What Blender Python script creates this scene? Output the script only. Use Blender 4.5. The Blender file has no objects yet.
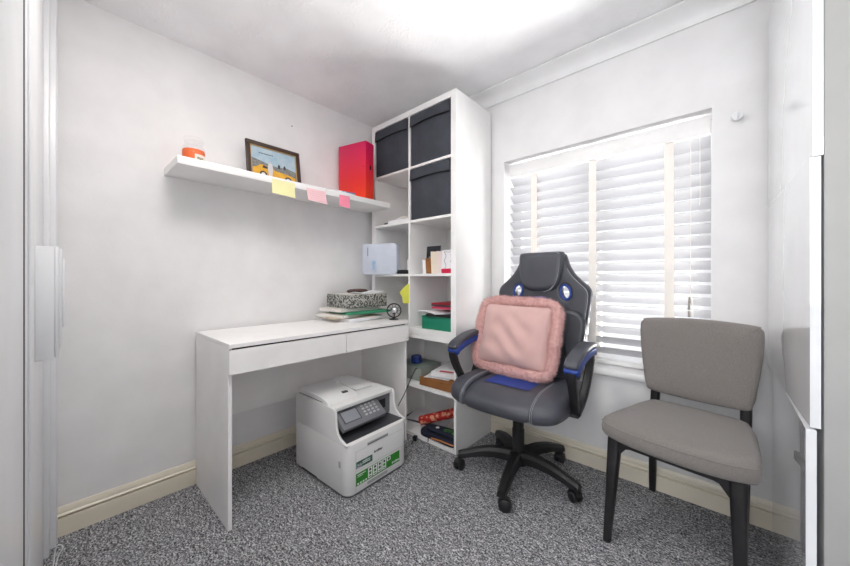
import bpy, bmesh, math, random
from mathutils import Matrix, Vector
R = math.radians
SC = bpy.context.scene
COL = SC.collection
random.seed(7)

# ---------------------------------------------------------------- camera
cam_d = bpy.data.cameras.new('camera')
cam_d.sensor_width = 36.0
cam_d.lens = 36.0 * 327.94 / 850.0
cam_d.shift_y = -4.1 / 850.0
cam_d.clip_start = 0.02
cam = bpy.data.objects.new('camera', cam_d)
COL.objects.link(cam)
cam.location = (1.9523, -1.9355, 1.0187)
cam.rotation_euler = (R(90), 0, R(41.933))
SC.camera = cam

# ---------------------------------------------------------------- world and light
world = bpy.data.worlds.new('overcast_sky')
SC.world = world
world.use_nodes = True
bg = world.node_tree.nodes['Background']
bg.inputs[0].default_value = (0.93, 0.96, 1.0, 1)
bg.inputs[1].default_value = 1.05

def area(name, loc, rot, sx, sy, power, col=(1, 1, 1), portal=False, shape='RECTANGLE'):
    d = bpy.data.lights.new(name, 'AREA')
    d.shape = shape
    d.size = sx
    if shape == 'RECTANGLE':
        d.size_y = sy
    d.energy = power
    d.color = col
    if portal:
        d.cycles.is_portal = True
    o = bpy.data.objects.new(name, d)
    COL.objects.link(o)
    o.location = loc
    o.rotation_euler = rot
    return o

area('window_daylight_portal', (1.4175, 0.22, 1.16), (R(-90), 0, 0), 1.04, 1.26, 1, portal=True)
area('outdoor_fill_lamp', (1.42, 1.75, -.20), (R(-90 - 38), 0, 0), 2.6, 1.6, 480, (1, .99, .97))  # unseen lamp added outside the window to throw light up onto the ceiling
FILL_LAMP_POWER = 10
LANDING_FILL_POWER = 15.5

vs = SC.view_settings
vs.view_transform = 'Standard'
vs.look = 'None'
vs.gamma = 1
vs.exposure = 0.14
vs.use_curve_mapping = False
SC.cycles.max_bounces = 12
SC.cycles.diffuse_bounces = 10
SC.cycles.sample_clamp_indirect = 6
SC.cycles.use_denoising = True

# ---------------------------------------------------------------- helpers
def lin(c):
    def f(v):
        v /= 255.0
        return v / 12.92 if v <= 0.04045 else ((v + 0.055) / 1.055) ** 2.4
    return (f(c[0]), f(c[1]), f(c[2]), 1)

MATS = {}
def mat(name, col, rough=0.5, metal=0.0, bump=None, var=None, col2=None, spec=0.5, trans=0.0, alpha=1.0, coat=0.0, sheen=0.0, emit=0):
    """bump=(scale,strength)  var=(scale,low,high) mixes col -> col2 by noise"""
    m = bpy.data.materials.new(name)
    m.use_nodes = True
    nt = m.node_tree
    b = nt.nodes['Principled BSDF']
    b.inputs['Base Color'].default_value = lin(col)
    b.inputs['Roughness'].default_value = rough
    b.inputs['Metallic'].default_value = metal
    b.inputs['Specular IOR Level'].default_value = spec
    b.inputs['Transmission Weight'].default_value = trans
    b.inputs['Alpha'].default_value = alpha
    b.inputs['Coat Weight'].default_value = coat
    b.inputs['Coat Roughness'].default_value = 0.02
    b.inputs['Sheen Weight'].default_value = sheen
    if emit:
        b.inputs['Emission Color'].default_value = lin(col)
        b.inputs['Emission Strength'].default_value = emit
    tc = nt.nodes.new('ShaderNodeTexCoord')
    if var is None:
        var = (6.0, 0.35, 0.65)
        col2 = tuple(max(0, min(255, c * 0.975)) for c in col)
    n = nt.nodes.new('ShaderNodeTexNoise')
    n.inputs['Scale'].default_value = var[0]
    n.inputs['Detail'].default_value = 3
    nt.links.new(tc.outputs['Object'], n.inputs['Vector'])
    r = nt.nodes.new('ShaderNodeValToRGB')
    r.color_ramp.elements[0].position = var[1]
    r.color_ramp.elements[1].position = var[2]
    r.color_ramp.elements[0].color = lin(col)
    r.color_ramp.elements[1].color = lin(col2 or col)
    nt.links.new(n.outputs['Fac'], r.inputs['Fac'])
    nt.links.new(r.outputs['Color'], b.inputs['Base Color'])
    if bump:
        n2 = nt.nodes.new('ShaderNodeTexNoise')
        n2.inputs['Scale'].default_value = bump[0]
        n2.inputs['Detail'].default_value = 4
        nt.links.new(tc.outputs['Object'], n2.inputs['Vector'])
        bp = nt.nodes.new('ShaderNodeBump')
        bp.inputs['Strength'].default_value = bump[1]
        bp.inputs['Distance'].default_value = 0.01
        nt.links.new(n2.outputs['Fac'], bp.inputs['Height'])
        nt.links.new(bp.outputs['Normal'], b.inputs['Normal'])
    MATS[name] = m
    return m

WORLDM = {}
class G:
    """collects shapes, then builds ONE mesh object"""
    def __init__(s):
        s.v = []; s.f = []; s.m = []
    def add(s, vs_, fs, mi=0):
        o = len(s.v)
        s.v += [tuple(p) for p in vs_]
        s.f += [tuple(i + o for i in f) for f in fs]
        s.m += [mi] * len(fs)
        return s
    def addbm(s, bm, mi=0, M=None):
        bm.verts.index_update()
        vv = [(M @ v.co if M else v.co) for v in bm.verts]
        s.add(vv, [[v.index for v in f.verts] for f in bm.faces], mi)
        bm.free()
        return s
    def box(s, a, b, bev=0.0, seg=2, mi=0, M=None):
        bm = bmesh.new()
        bmesh.ops.create_cube(bm, size=1)
        for v in bm.verts:
            v.co = Vector([a[i] if v.co[i] < 0 else b[i] for i in range(3)])
        if bev:
            bmesh.ops.bevel(bm, geom=bm.edges[:], offset=bev, segments=seg, affect='EDGES', profile=0.5)
        return s.addbm(bm, mi, M)
    def prism(s, poly, axis, a, b, mi=0, bev=0, seg=2, M=None):
        """poly: 2D points in the two other axes (cyclic order x,y,z without axis)"""
        def P(q, t):
            if axis == 0: return Vector((t, q[0], q[1]))
            if axis == 1: return Vector((q[0], t, q[1]))
            return Vector((q[0], q[1], t))
        bm = bmesh.new()
        lo = [bm.verts.new(P(q, a)) for q in poly]
        hi = [bm.verts.new(P(q, b)) for q in poly]
        n = len(poly)
        bm.faces.new(lo[::-1]); bm.faces.new(hi)
        for i in range(n):
            bm.faces.new((lo[i], lo[(i + 1) % n], hi[(i + 1) % n], hi[i]))
        bmesh.ops.recalc_face_normals(bm, faces=bm.faces[:])
        if bev:
            ed = [e for e in bm.edges if abs(e.verts[0].co[axis] - e.verts[1].co[axis]) < 1e-7]
            bmesh.ops.bevel(bm, geom=ed, offset=bev, segments=seg, affect='EDGES', profile=0.5)
        return s.addbm(bm, mi, M)
    def rings(s, rings, mi=0, cap=True, closed=False):
        n = len(rings[0]); vs_ = [p for r in rings for p in r]; fs = []
        m = len(rings)
        for i in range(m if closed else m - 1):
            for j in range(n):
                i2 = (i + 1) % m
                fs.append((i * n + j, i * n + (j + 1) % n, i2 * n + (j + 1) % n, i2 * n + j))
        if cap and not closed:
            fs.append(tuple(range(n))[::-1]); fs.append(tuple((m - 1) * n + j for j in range(n)))
        return s.add(vs_, fs, mi)
    def tube(s, path, r, n=8, mi=0, closed=False, sx=1.0, up=None):
        P = [Vector(p) for p in path]; rs = r if isinstance(r, (list, tuple)) else [r] * len(P)
        out = []; prev = None
        for i, p in enumerate(P):
            if closed: t = P[(i + 1) % len(P)] - P[i - 1]
            else: t = P[min(i + 1, len(P) - 1)] - P[max(i - 1, 0)]
            t.normalize()
            if up is not None:
                x = Vector(up).cross(t).normalized()
            elif prev is None:
                x = t.orthogonal().normalized()
            else:
                x = (prev - t * prev.dot(t)).normalized()
            prev = x; y = t.cross(x)
            out.append([p + x * math.cos(2 * math.pi * k / n) * rs[i] * sx + y * math.sin(2 * math.pi * k / n) * rs[i] for k in range(n)])
        return s.rings(out, mi, closed=closed)
    def sweep(s, path, sect, up=(0, 0, 1), mi=0, closed=False, scale=None):
        """sect: 2D points (side, up)"""
        P = [Vector(p) for p in path]; out = []
        for i, p in enumerate(P):
            if closed: t = P[(i + 1) % len(P)] - P[i - 1]
            else: t = P[min(i + 1, len(P) - 1)] - P[max(i - 1, 0)]
            t.normalize()
            x = t.cross(Vector(up)).normalized(); y = x.cross(t).normalized()
            k = scale[i] if scale else 1.0
            out.append([p + x * q[0] * k + y * q[1] * k for q in sect])
        return s.rings(out, mi, closed=closed)
    def lathe(s, prof, c=(0, 0, 0), n=24, mi=0, M=None):
        rg = []
        for r, z in prof:
            rg.append([Vector((r * math.cos(2 * math.pi * k / n), r * math.sin(2 * math.pi * k / n), z)) for k in range(n)])
        if M: rg = [[M @ p for p in q] for q in rg]
        rg = [[p + Vector(c) for p in q] for q in rg]
        return s.rings(rg, mi)
    def cyl(s, p0, p1, r0, r1=None, n=16, mi=0):
        return s.tube([p0, p1], [r0, r0 if r1 is None else r1], n, mi)
    def grid(s, fn, nu, nv, mi=0):
        vs_ = [fn(i / (nu - 1), j / (nv - 1)) for i in range(nu) for j in range(nv)]
        fs = [(i * nv + j, i * nv + j + 1, (i + 1) * nv + j + 1, (i + 1) * nv + j) for i in range(nu - 1) for j in range(nv - 1)]
        return s.add(vs_, fs, mi)
    def xf(s, M):
        s.v = [tuple(M @ Vector(p)) for p in s.v]
        return s
    def build(s, name, mats, parent=None, world=False, smooth=35, recalc=True):
        me = bpy.data.meshes.new(name)
        vv = s.v
        if world and parent is not None:
            inv = WORLDM[parent.name].inverted()
            vv = [tuple(inv @ Vector(p)) for p in vv]
        me.from_pydata(vv, [], s.f)
        if not isinstance(mats, (list, tuple)): mats = [mats]
        for m in mats: me.materials.append(m)
        if len(mats) > 1: me.polygons.foreach_set('material_index', s.m)
        if recalc:
            bm = bmesh.new(); bm.from_mesh(me)
            bmesh.ops.recalc_face_normals(bm, faces=bm.faces[:])
            bm.to_mesh(me); bm.free()
        if smooth:
            me.polygons.foreach_set('use_smooth', [True] * len(me.polygons))
            me.set_sharp_from_angle(angle=R(smooth))
        o = bpy.data.objects.new(name, me)
        COL.objects.link(o)
        if parent is not None: o.parent = parent
        return o

def tag(o, label, cat, group=None):
    o['label'] = label; o['category'] = cat
    if group: o['group'] = group
    return o
def thing(name, label, cat, loc=(0, 0, 0), rz=0.0, group=None):
    o = bpy.data.objects.new(name, None)
    o.empty_display_size = 0.05
    COL.objects.link(o)
    o.location = loc; o.rotation_euler = (0, 0, R(rz))
    WORLDM[o.name] = Matrix.Translation(Vector(loc)) @ Matrix.Rotation(R(rz), 4, 'Z')
    return tag(o, label, cat, group)
def struct(g, name, m, smooth=35, recalc=True):
    o = g.build(name, m, smooth=smooth, recalc=recalc); o['kind'] = 'structure'
    WORLDM[o.name] = Matrix.Identity(4)
    return o
def copy_part(o, parent, loc=None, rot=None):
    c = o.copy(); COL.objects.link(c); c.parent = parent
    if loc is not None: c.location = loc
    if rot is not None: c.rotation_euler = rot
    return c
def curve_mesh(loops, extrude, bevel, res=3):
    """flat outline with holes -> rounded slab; outline in XY, thickness along Z"""
    cu = bpy.data.curves.new('outline', 'CURVE')
    cu.dimensions = '2D'; cu.fill_mode = 'BOTH'
    cu.extrude = extrude; cu.bevel_depth = bevel; cu.bevel_resolution = res; cu.offset = -bevel
    for lp in loops:
        sp = cu.splines.new('POLY'); sp.points.add(len(lp) - 1)
        for i, p in enumerate(lp): sp.points[i].co = (p[0], p[1], 0, 1)
        sp.use_cyclic_u = True
    return curve_to_g(cu)
def curve_to_g(cu):
    o = bpy.data.objects.new('outline', cu); COL.objects.link(o)
    dg = bpy.context.evaluated_depsgraph_get(); dg.update()
    ev = o.evaluated_get(dg); me = ev.to_mesh()
    g = G(); g.add([v.co.copy() for v in me.vertices], [tuple(p.vertices) for p in me.polygons])
    ev.to_mesh_clear(); bpy.data.objects.remove(o); bpy.data.curves.remove(cu)
    return g
def text_g(txt, size, extrude=0.0002, align='LEFT', shear=0):
    cu = bpy.data.curves.new('lettering', 'FONT')
    cu.body = txt; cu.size = size; cu.extrude = extrude; cu.offset = size * .03; cu.align_x = align; cu.shear = shear; cu.resolution_u = 2
    return curve_to_g(cu)
def smooth_loop(pts, n=6):
    """closed Catmull-Rom"""
    out = []; m = len(pts)
    for i in range(m):
        p0, p1, p2, p3 = [Vector(pts[(i + k) % m]) for k in (-1, 0, 1, 2)]
        for j in range(n):
            t = j / n
            out.append(0.5 * ((2 * p1) + (p2 - p0) * t + (2 * p0 - 5 * p1 + 4 * p2 - p3) * t * t + (3 * p1 - p0 - 3 * p2 + p3) * t ** 3))
    return out
def smooth_path(pts, n=6):
    out = []; m = len(pts)
    for i in range(m - 1):
        p0 = Vector(pts[max(i - 1, 0)]); p1 = Vector(pts[i]); p2 = Vector(pts[i + 1]); p3 = Vector(pts[min(i + 2, m - 1)])
        for j in range(n):
            t = j / n
            out.append(0.5 * ((2 * p1) + (p2 - p0) * t + (2 * p0 - 5 * p1 + 4 * p2 - p3) * t * t + (3 * p1 - p0 - 3 * p2 + p3) * t ** 3))
    out.append(Vector(pts[-1]))
    return out
def rrect(hx, hy, r, n=5):
    out = []
    for cx, cy, a in ((hx - r, hy - r, 0), (-hx + r, hy - r, 90), (-hx + r, -hy + r, 180), (hx - r, -hy + r, 270)):
        for k in range(n + 1):
            t = R(a + 90 * k / n); out.append((cx + r * math.cos(t), cy + r * math.sin(t)))
    return out
def frame_M(o, ex, ey, ez):
    """matrix from a local frame to its parent space"""
    M = Matrix.Identity(4)
    for i, e in enumerate((ex, ey, ez)):
        for k in range(3): M[k][i] = e[k]
    for k in range(3): M[k][3] = o[k]
    return M

# ---------------------------------------------------------------- materials
wall_m = mat('wall_paint', (233, 232, 232), 0.75, bump=(90, 0.04))
ceil_m = mat('ceiling_artex', (245, 245, 246), 0.85)
nt = ceil_m.node_tree; bs = nt.nodes['Principled BSDF']
tc = nt.nodes.new('ShaderNodeTexCoord')
na = nt.nodes.new('ShaderNodeTexNoise'); na.inputs['Scale'].default_value = 60; na.inputs['Detail'].default_value = 3
nb = nt.nodes.new('ShaderNodeTexNoise'); nb.inputs['Scale'].default_value = 7; nb.inputs['Detail'].default_value = 2
nt.links.new(tc.outputs['Object'], na.inputs['Vector']); nt.links.new(tc.outputs['Object'], nb.inputs['Vector'])
r1 = nt.nodes.new('ShaderNodeValToRGB'); r1.color_ramp.elements[0].position = .5; r1.color_ramp.elements[1].position = .62
r2 = nt.nodes.new('ShaderNodeValToRGB'); r2.color_ramp.elements[0].position = .45; r2.color_ramp.elements[1].position = .68
nt.links.new(na.outputs['Fac'], r1.inputs['Fac']); nt.links.new(nb.outputs['Fac'], r2.inputs['Fac'])
mm = nt.nodes.new('ShaderNodeMath'); mm.operation = 'MULTIPLY'
nt.links.new(r1.outputs['Color'], mm.inputs[0]); nt.links.new(r2.outputs['Color'], mm.inputs[1])
bp = nt.nodes.new('ShaderNodeBump'); bp.inputs['Strength'].default_value = .35; bp.inputs['Distance'].default_value = .008
nt.links.new(mm.outputs[0], bp.inputs['Height']); nt.links.new(bp.outputs['Normal'], bs.inputs['Normal'])

carpet_m = mat('grey_fleck_carpet', (120, 120, 122), 0.97, spec=0.1)
nt = carpet_m.node_tree; bs = nt.nodes['Principled BSDF']
tc = nt.nodes.new('ShaderNodeTexCoord')
mp = nt.nodes.new('ShaderNodeMapping'); mp.inputs['Rotation'].default_value = (0, 0, R(35)); mp.inputs['Scale'].default_value = (1, 2.2, 1)
nt.links.new(tc.outputs['Object'], mp.inputs['Vector'])
n1 = nt.nodes.new('ShaderNodeTexNoise'); n1.inputs['Scale'].default_value = 62; n1.inputs['Detail'].default_value = 2; n1.inputs['Distortion'].default_value = 1.2
n2 = nt.nodes.new('ShaderNodeTexNoise'); n2.inputs['Scale'].default_value = 165; n2.inputs['Detail'].default_value = 3
nt.links.new(mp.outputs['Vector'], n1.inputs['Vector']); nt.links.new(tc.outputs['Object'], n2.inputs['Vector'])
na = nt.nodes.new('ShaderNodeMix'); na.inputs[0].default_value = .55
nt.links.new(n1.outputs['Fac'], na.inputs[2]); nt.links.new(n2.outputs['Fac'], na.inputs[3])
rr = nt.nodes.new('ShaderNodeValToRGB')
els = rr.color_ramp.elements
els[0].position = .39; els[0].color = lin((58, 58, 61)); els[1].position = .64; els[1].color = lin((220, 220, 222))
e_ = els.new(.47); e_.color = lin((112, 112, 115)); e_ = els.new(.55); e_.color = lin((160, 160, 163))
nt.links.new(na.outputs[0], rr.inputs['Fac']); nt.links.new(rr.outputs['Color'], bs.inputs['Base Color'])
bp = nt.nodes.new('ShaderNodeBump'); bp.inputs['Strength'].default_value = .5; bp.inputs['Distance'].default_value = .005
nt.links.new(na.outputs[0], bp.inputs['Height']); nt.links.new(bp.outputs['Normal'], bs.inputs['Normal'])

cream_m = mat('cream_gloss_paint', (228, 220, 202), 0.35)
trim_m = mat('white_trim_paint', (240, 240, 240), 0.6)
upvc_m = mat('white_upvc', (232, 233, 235), 0.3)
whitewood = mat('white_laminate', (241, 240, 239), 0.42)
deskm = mat('white_desk_laminate', (247, 245, 244), 0.38)
gloss_m = mat('white_high_gloss', (234, 236, 239), 0.025, spec=0.6, coat=0.7)
carc_m = mat('grey_white_carcass', (172, 172, 170), 0.55)
gap_m = mat('dark_gap', (24, 24, 25), 0.9)
black_p = mat('black_plastic', (26, 26, 28), 0.45)
blackw = mat('black_stained_wood', (24, 23, 25), 0.45, var=(30, .4, .7), col2=(34, 32, 34))
leather = mat('dark_grey_leatherette', (70, 72, 80), 0.42, bump=(350, .12), var=(9, .35, .7), col2=(62, 64, 71))
leather2 = mat('charcoal_leatherette', (60, 62, 69), 0.40, bump=(350, .12))
blue_m = mat('blue_leatherette', (24, 60, 142), 0.45, bump=(350, .1))
stitch_m = mat('pale_stitching', (176, 178, 184), 0.8)
fabric = mat('grey_woven_fabric', (136, 130, 126), 0.95, bump=(600, .3), var=(480, .35, .68), col2=(112, 107, 104), sheen=.2)
pink_m = mat('pink_velvet', (206, 170, 165), 0.85, bump=(16, .12), var=(7, .3, .7), col2=(196, 158, 153), sheen=.4)
fur_m = mat('pink_fur', (222, 184, 179), 0.95, var=(60, .3, .7), col2=(202, 156, 152), sheen=.3)
boxfab = mat('charcoal_fabric', (64, 68, 77), 0.8, bump=(300, .2), var=(14, .3, .7), col2=(55, 58, 66))
paper_m = mat('white_paper', (235, 235, 238), 0.8)
paper2_m = mat('offwhite_paper', (222, 218, 212), 0.8)
chrome = mat('chrome', (200, 200, 203), 0.15, metal=1.0)
green_m = mat('teal_green_card', (14, 128, 98), 0.55)
fold_g = mat('green_folder', (52, 142, 104), 0.6)
red_m = mat('red_card', (196, 28, 52), 0.5)
brown_m = mat('brown_cardboard', (150, 98, 52), 0.8, var=(18, .3, .7), col2=(134, 86, 44))
navy_m = mat('navy_fabric', (24, 28, 48), 0.85, bump=(200, .2))
yellow_n = mat('yellow_sticky_paper', (240, 236, 178), 0.8)
yellow_b = mat('bright_yellow_sticky_paper', (226, 226, 92), 0.8)
pink_n = mat('pale_pink_sticky_paper', (246, 205, 210), 0.8)
hot_n = mat('hot_pink_sticky_paper', (250, 148, 172), 0.8)
tape_m = mat('cream_ladder_tape', (250, 244, 237), 0.9)
print_w = mat('printer_white', (228, 228, 227), 0.4)
print_g = mat('printer_grey', (112, 113, 118), 0.45)
print_d = mat('printer_dark', (62, 63, 68), 0.5)
print_k = mat('printer_black', (22, 22, 24), 0.5)
print_s = mat('printer_seam_grey', (176, 177, 178), 0.6)
sticker_g = mat('green_sticker', (44, 140, 40), 0.4)
ink_k = mat('dark_ink', (52, 54, 60), 0.6)
ink_w = mat('white_ink', (240, 242, 240), 0.6)
clear_m = mat('clear_glass', (245, 245, 245), 0.03, trans=1.0)

# slats: white, slightly translucent
slat_m = bpy.data.materials.new('white_blind_slat'); slat_m.use_nodes = True
nt = slat_m.node_tree; out = nt.nodes['Material Output']; b = nt.nodes['Principled BSDF']
b.inputs['Base Color'].default_value = (.54, .54, .56, 1); b.inputs['Roughness'].default_value = .35
tl = nt.nodes.new('ShaderNodeBsdfTranslucent'); tl.inputs['Color'].default_value = (.9, .9, .9, 1)
nz = nt.nodes.new('ShaderNodeTexNoise'); nz.inputs['Scale'].default_value = 4
rm = nt.nodes.new('ShaderNodeMapRange'); rm.inputs[3].default_value = .05; rm.inputs[4].default_value = .07
mx = nt.nodes.new('ShaderNodeMixShader')
nt.links.new(nz.outputs['Fac'], rm.inputs[0]); nt.links.new(rm.outputs[0], mx.inputs[0])
nt.links.new(b.outputs[0], mx.inputs[1]); nt.links.new(tl.outputs[0], mx.inputs[2]); nt.links.new(mx.outputs[0], out.inputs[0])
# window glass: thin sheet
glass_m = bpy.data.materials.new('window_glass'); glass_m.use_nodes = True
nt = glass_m.node_tree; out = nt.nodes['Material Output']; nt.nodes.remove(nt.nodes['Principled BSDF'])
tr = nt.nodes.new('ShaderNodeBsdfTransparent'); gl = nt.nodes.new('ShaderNodeBsdfGlossy'); gl.inputs['Roughness'].default_value = 0
mx = nt.nodes.new('ShaderNodeMixShader'); mx.inputs[0].default_value = .04
nt.links.new(tr.outputs[0], mx.inputs[1]); nt.links.new(gl.outputs[0], mx.inputs[2]); nt.links.new(mx.outputs[0], out.inputs[0])
# frosted plastic: translucent white
frost_m = bpy.data.materials.new('frosted_plastic'); frost_m.use_nodes = True
nt = frost_m.node_tree; out = nt.nodes['Material Output']; b = nt.nodes['Principled BSDF']
b.inputs['Base Color'].default_value = lin((226, 232, 244)); b.inputs['Roughness'].default_value = .35
nz = nt.nodes.new('ShaderNodeTexNoise'); nz.inputs['Scale'].default_value = 5
rm = nt.nodes.new('ShaderNodeMapRange'); rm.inputs[3].default_value = .38; rm.inputs[4].default_value = .46
tr = nt.nodes.new('ShaderNodeBsdfTransparent'); tr.inputs[0].default_value = (.9, .93, .97, 1); mx = nt.nodes.new('ShaderNodeMixShader')
nt.links.new(nz.outputs['Fac'], rm.inputs[0]); nt.links.new(rm.outputs[0], mx.inputs[0])
nt.links.new(b.outputs[0], mx.inputs[1]); nt.links.new(tr.outputs[0], mx.inputs[2]); nt.links.new(mx.outputs[0], out.inputs[0])

# ---------------------------------------------------------------- room shell
XW, YC, HC = 2.70, -1.99, 2.245      # right wall, front wall, ceiling height
LX0, LX1, LY = 1.35, 2.70, -3.1      # landing behind the camera
DX0, DX1, DZ = 1.50, 2.45, 2.05      # doorway behind the camera
struct(G().box((0, LY, -.1), (XW, .0, 0)), 'floor', carpet_m, 0)

def ceil_z(x):
    t = min(1, max(0, x / 0.55)); t = t * t * (3 - 2 * t) * .55 + .45 * (1 - (1 - t) ** 2)
    return 2.166 + (HC - 2.166) * t
g = G()
xs = [0.55 * i / 24 for i in range(25)] + [XW]
lo = [(x, ceil_z(x)) for x in xs]
g.prism(lo + [(XW + .1, HC), (XW + .1, HC + .2), (-.1, HC + .2), (-.1, 2.166)], 1, LY - .1, .2)
struct(g, 'ceiling', ceil_m, 60)
struct(G().box((-.15, YC - .1, -.1), (0, .2, 2.3)), 'wall_left', wall_m, 0)
# window wall with its opening
WX0, WX1, WZ0, WZ1 = .908, 1.927, .548, 1.780
g = G()
g.box((0, 0, -.1), (WX0, .20, 2.3)); g.box((WX1, 0, -.1), (XW + .1, .20, 2.3))
g.box((WX0, 0, -.1), (WX1, .20, WZ0 - .029)); g.box((WX0, 0, WZ1), (WX1, .20, 2.3))
struct(g, 'wall_back', wall_m, 0)
struct(G().box((XW, LY, -.1), (XW + .1, 0, 2.3)), 'wall_right', wall_m, 0)
g = G()
g.box((0, YC - .1, -.1), (DX0, YC, 2.3)); g.box((DX1, YC - .1, -.1), (XW, YC, 2.3)); g.box((DX0, YC - .1, DZ), (DX1, YC, 2.3))
struct(g, 'wall_front', wall_m, 0)
g = G(); g.box((LX0 - .1, LY - .1, -.1), (XW + .1, LY, 2.3)); g.box((LX0 - .1, LY, -.1), (LX0, YC - .1, 2.3))
struct(g, 'wall_landing', wall_m, 0)

# skirting with moulded top
def skirt_prof(t=.016, h=.112):
    return [(0, 0), (t, 0), (t, h * .61), (t - .002, h * .635), (t - .009, h * .645), (t - .009, h * .675), (t, h * .69), (t + .003, h * .73), (t + .001, h * .76), (t - .004, h * .79), (t - .004, h * .84), (t - .007, h * .93), (t - .011, h), (0, h)]
struct(G().prism([(a, b) for a, b in skirt_prof()], 1, YC, 0), 'baseboard_left', cream_m)
struct(G().prism([(-a, b) for a, b in skirt_prof()], 0, .016, XW), 'baseboard_back', cream_m)
# coving along the window wall
pts = [(0, HC), (0, 2.192), (-.0035, 2.192), (-.0035, 2.174), (-.010, 2.174)]
for k in range(9):
    a = R(90 * k / 8); pts.append((-.012 - .082 * (1 - math.cos(a)), 2.180 + .052 * math.sin(a)))
pts += [(-.104, 2.234), (-.104, HC - .0035), (-.086, HC - .0035), (-.086, HC)]
struct(G().prism(pts, 0, 0, XW), 'trim_1', trim_m, 50)

# window: frame, panes, sill
g = G()
g.box((WX0, .14, WZ0), (WX0 + .05, .20, WZ1), .004); g.box((WX1 - .05, .14, WZ0), (WX1, .20, WZ1), .004)
g.box((WX0 + .05, .14, WZ0), (WX1 - .05, .20, WZ0 + .05), .004); g.box((WX0 + .05, .14, WZ1 - .05), (WX1 - .05, .20, WZ1), .004)
g.box((1.392, .145, WZ0 + .05), (1.442, .195, WZ1 - .05), .004)
win = struct(g, 'window_1', upvc_m)
for a, b_ in ((WX0 + .05, 1.392), (1.442, WX1 - .05)):
    G().box((a, .168, WZ0 + .05), (b_, .172, WZ1 - .05)).build('pane', glass_m, win)
pr = [(.14, .548), (-.022, .548)] + [(-.026 - .010 * math.sin(R(a)), .530 + .018 * math.cos(R(a))) for a in range(0, 181, 30)] + [(-.002, .512), (-.002, .520), (.14, .520)]
G().prism(pr, 0, WX0 + .0005, WX1 - .0005).build('window_sill', trim_m, win)

# ---------------------------------------------------------------- built-in door at the left edge
DP = -1.9755
door = thing('hinged_door', 'white panelled door with moulded frame and stepped pull handle at the left edge', 'door', (1.2, YC, 0))
door['kind'] = 'structure'; door.name = 'door_1'; WORLDM['door_1'] = WORLDM['hinged_door']
del door['category']
g = G(); g.box((1.105, YC, .0), (1.50, DP, 2.10), .003)
g.build('door_leaf', upvc_m, door, world=True)
G().box((1.040, YC, 0), (1.1045, DP - .0015, 2.10)).build('shadow_gap', gap_m, door, world=True)
g = G(); g.box((.135, YC, 0), (1.040, DP, 2.12), .003)
g.box((.90, DP, 0), (1.0, DP + .003, 2.12), .001); 
g.build('fixed_panel', upvc_m, door, world=True)
g = G(); g.box((.085, YC, 0), (.13, DP + .014, 2.12), .004); g.build('architrave', upvc_m, door, world=True)
g = G(); g.box((.015, YC, 0), (.08, DP + .0315, 2.12), .004); g.box((.03, DP + .0315, 0), (.06, DP + .034, 2.12), .001); g.build('architrave', upvc_m, door, world=True)
hx = 1.9523 - 1.2
g = G()
g.box((hx - .03, DP, .823), (hx, DP + .031, 1.097), .002)
g.box((hx - .024, DP + .031, .828), (hx - .004, DP + .038, 1.097), .002)
g.box((hx - .022, DP + .038, .850), (hx - .006, DP + .043, 1.092), .002)
g.box((hx - .020, DP + .043, .900), (hx - .008, DP + .048, 1.068), .002)
g.build('pull_handle', upvc_m, door, world=True)
# white cord by the door foot
cord = G().tube(smooth_path([(.30, -1.957, .003), (.30, -1.952, .05), (.30, -1.945, .112), (.30, -1.941, .124), (.30, -1.9325, .121), (.30, -1.930, .107), (.30, -1.939, .088), (.30, -1.946, .05), (.30, -1.950, .004)], 6), .0018, 6)
tag(cord.build('cord', upvc_m), 'thin white looped cord on the carpet beside the left door frame', 'cord')

# ---------------------------------------------------------------- wardrobe at the right edge
wr = thing('wardrobe', 'white high-gloss wardrobe with three stacked fronts at the right edge', 'wardrobe', (2.133, -.385, 0))
G().box((2.133, -.75, 0), (2.69, -.02, 2.06), .001).build('carcass', carc_m, wr, world=True)
def front(xf_, xn, z0, z1):
    y0, y1 = -.022, -.752; t = .017
    g = G(); g.prism([(xf_, y0), (xf_ + t, y0), (xn + t, y1), (xn, y1)], 2, z0, z1, bev=.0012, seg=1)
    return g
for a in ((2.097, 2.1150, 1.3065, 2.055), (2.0975, 2.1110, .668, 1.3055), (2.110, 2.1045, .012, .663)):
    front(*a).build('door_front', gloss_m, wr, world=True)

# ---------------------------------------------------------------- venetian blind
bl = thing('venetian_blind', 'white wooden venetian blind hanging in the window recess', 'blind', (1.4175, .080, WZ0))
BX0, BX1 = .922, 1.922
DYB = .035
pr = [(.030, 1.772), (.012, 1.772), (.010, 1.768), (.0125, 1.745), (.0150, 1.725), (.0140, 1.705), (.010, 1.690), (.0105, 1.686), (.018, 1.685), (.030, 1.688)]
G().prism([(a + DYB, b_ - .004) for a, b_ in pr], 0, BX0 - .002, BX1).build('valance', whitewood, bl, world=True)
G().box((BX0, .068, 1.700), (BX1, .108, 1.740), .002).build('headrail', upvc_m, bl, world=True)
SW, PITCH, TILT = .063, .0572, R(41)
g = G(); n = 6
rg = []
for x in (BX0, BX1):
    sec = []
    for k in range(n + 1):
        u = -1 + 2 * k / n; sec.append((u * SW / 2, .0022 * (1 - u * u) + .0013))
    for k in range(n, -1, -1):
        u = -1 + 2 * k / n; sec.append((u * SW / 2, .0022 * (1 - u * u) - .0013))
    ring = []
    for (y, z) in sec:  # inner edge up
        ring.append((x - 1.4175, y * math.cos(TILT) + z * math.sin(TILT), -y * math.sin(TILT) + z * math.cos(TILT)))
    rg.append(ring)
g.rings(rg)
slat0 = g.build('slat', slat_m, bl)
zs = 1.655; k = 0
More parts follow.
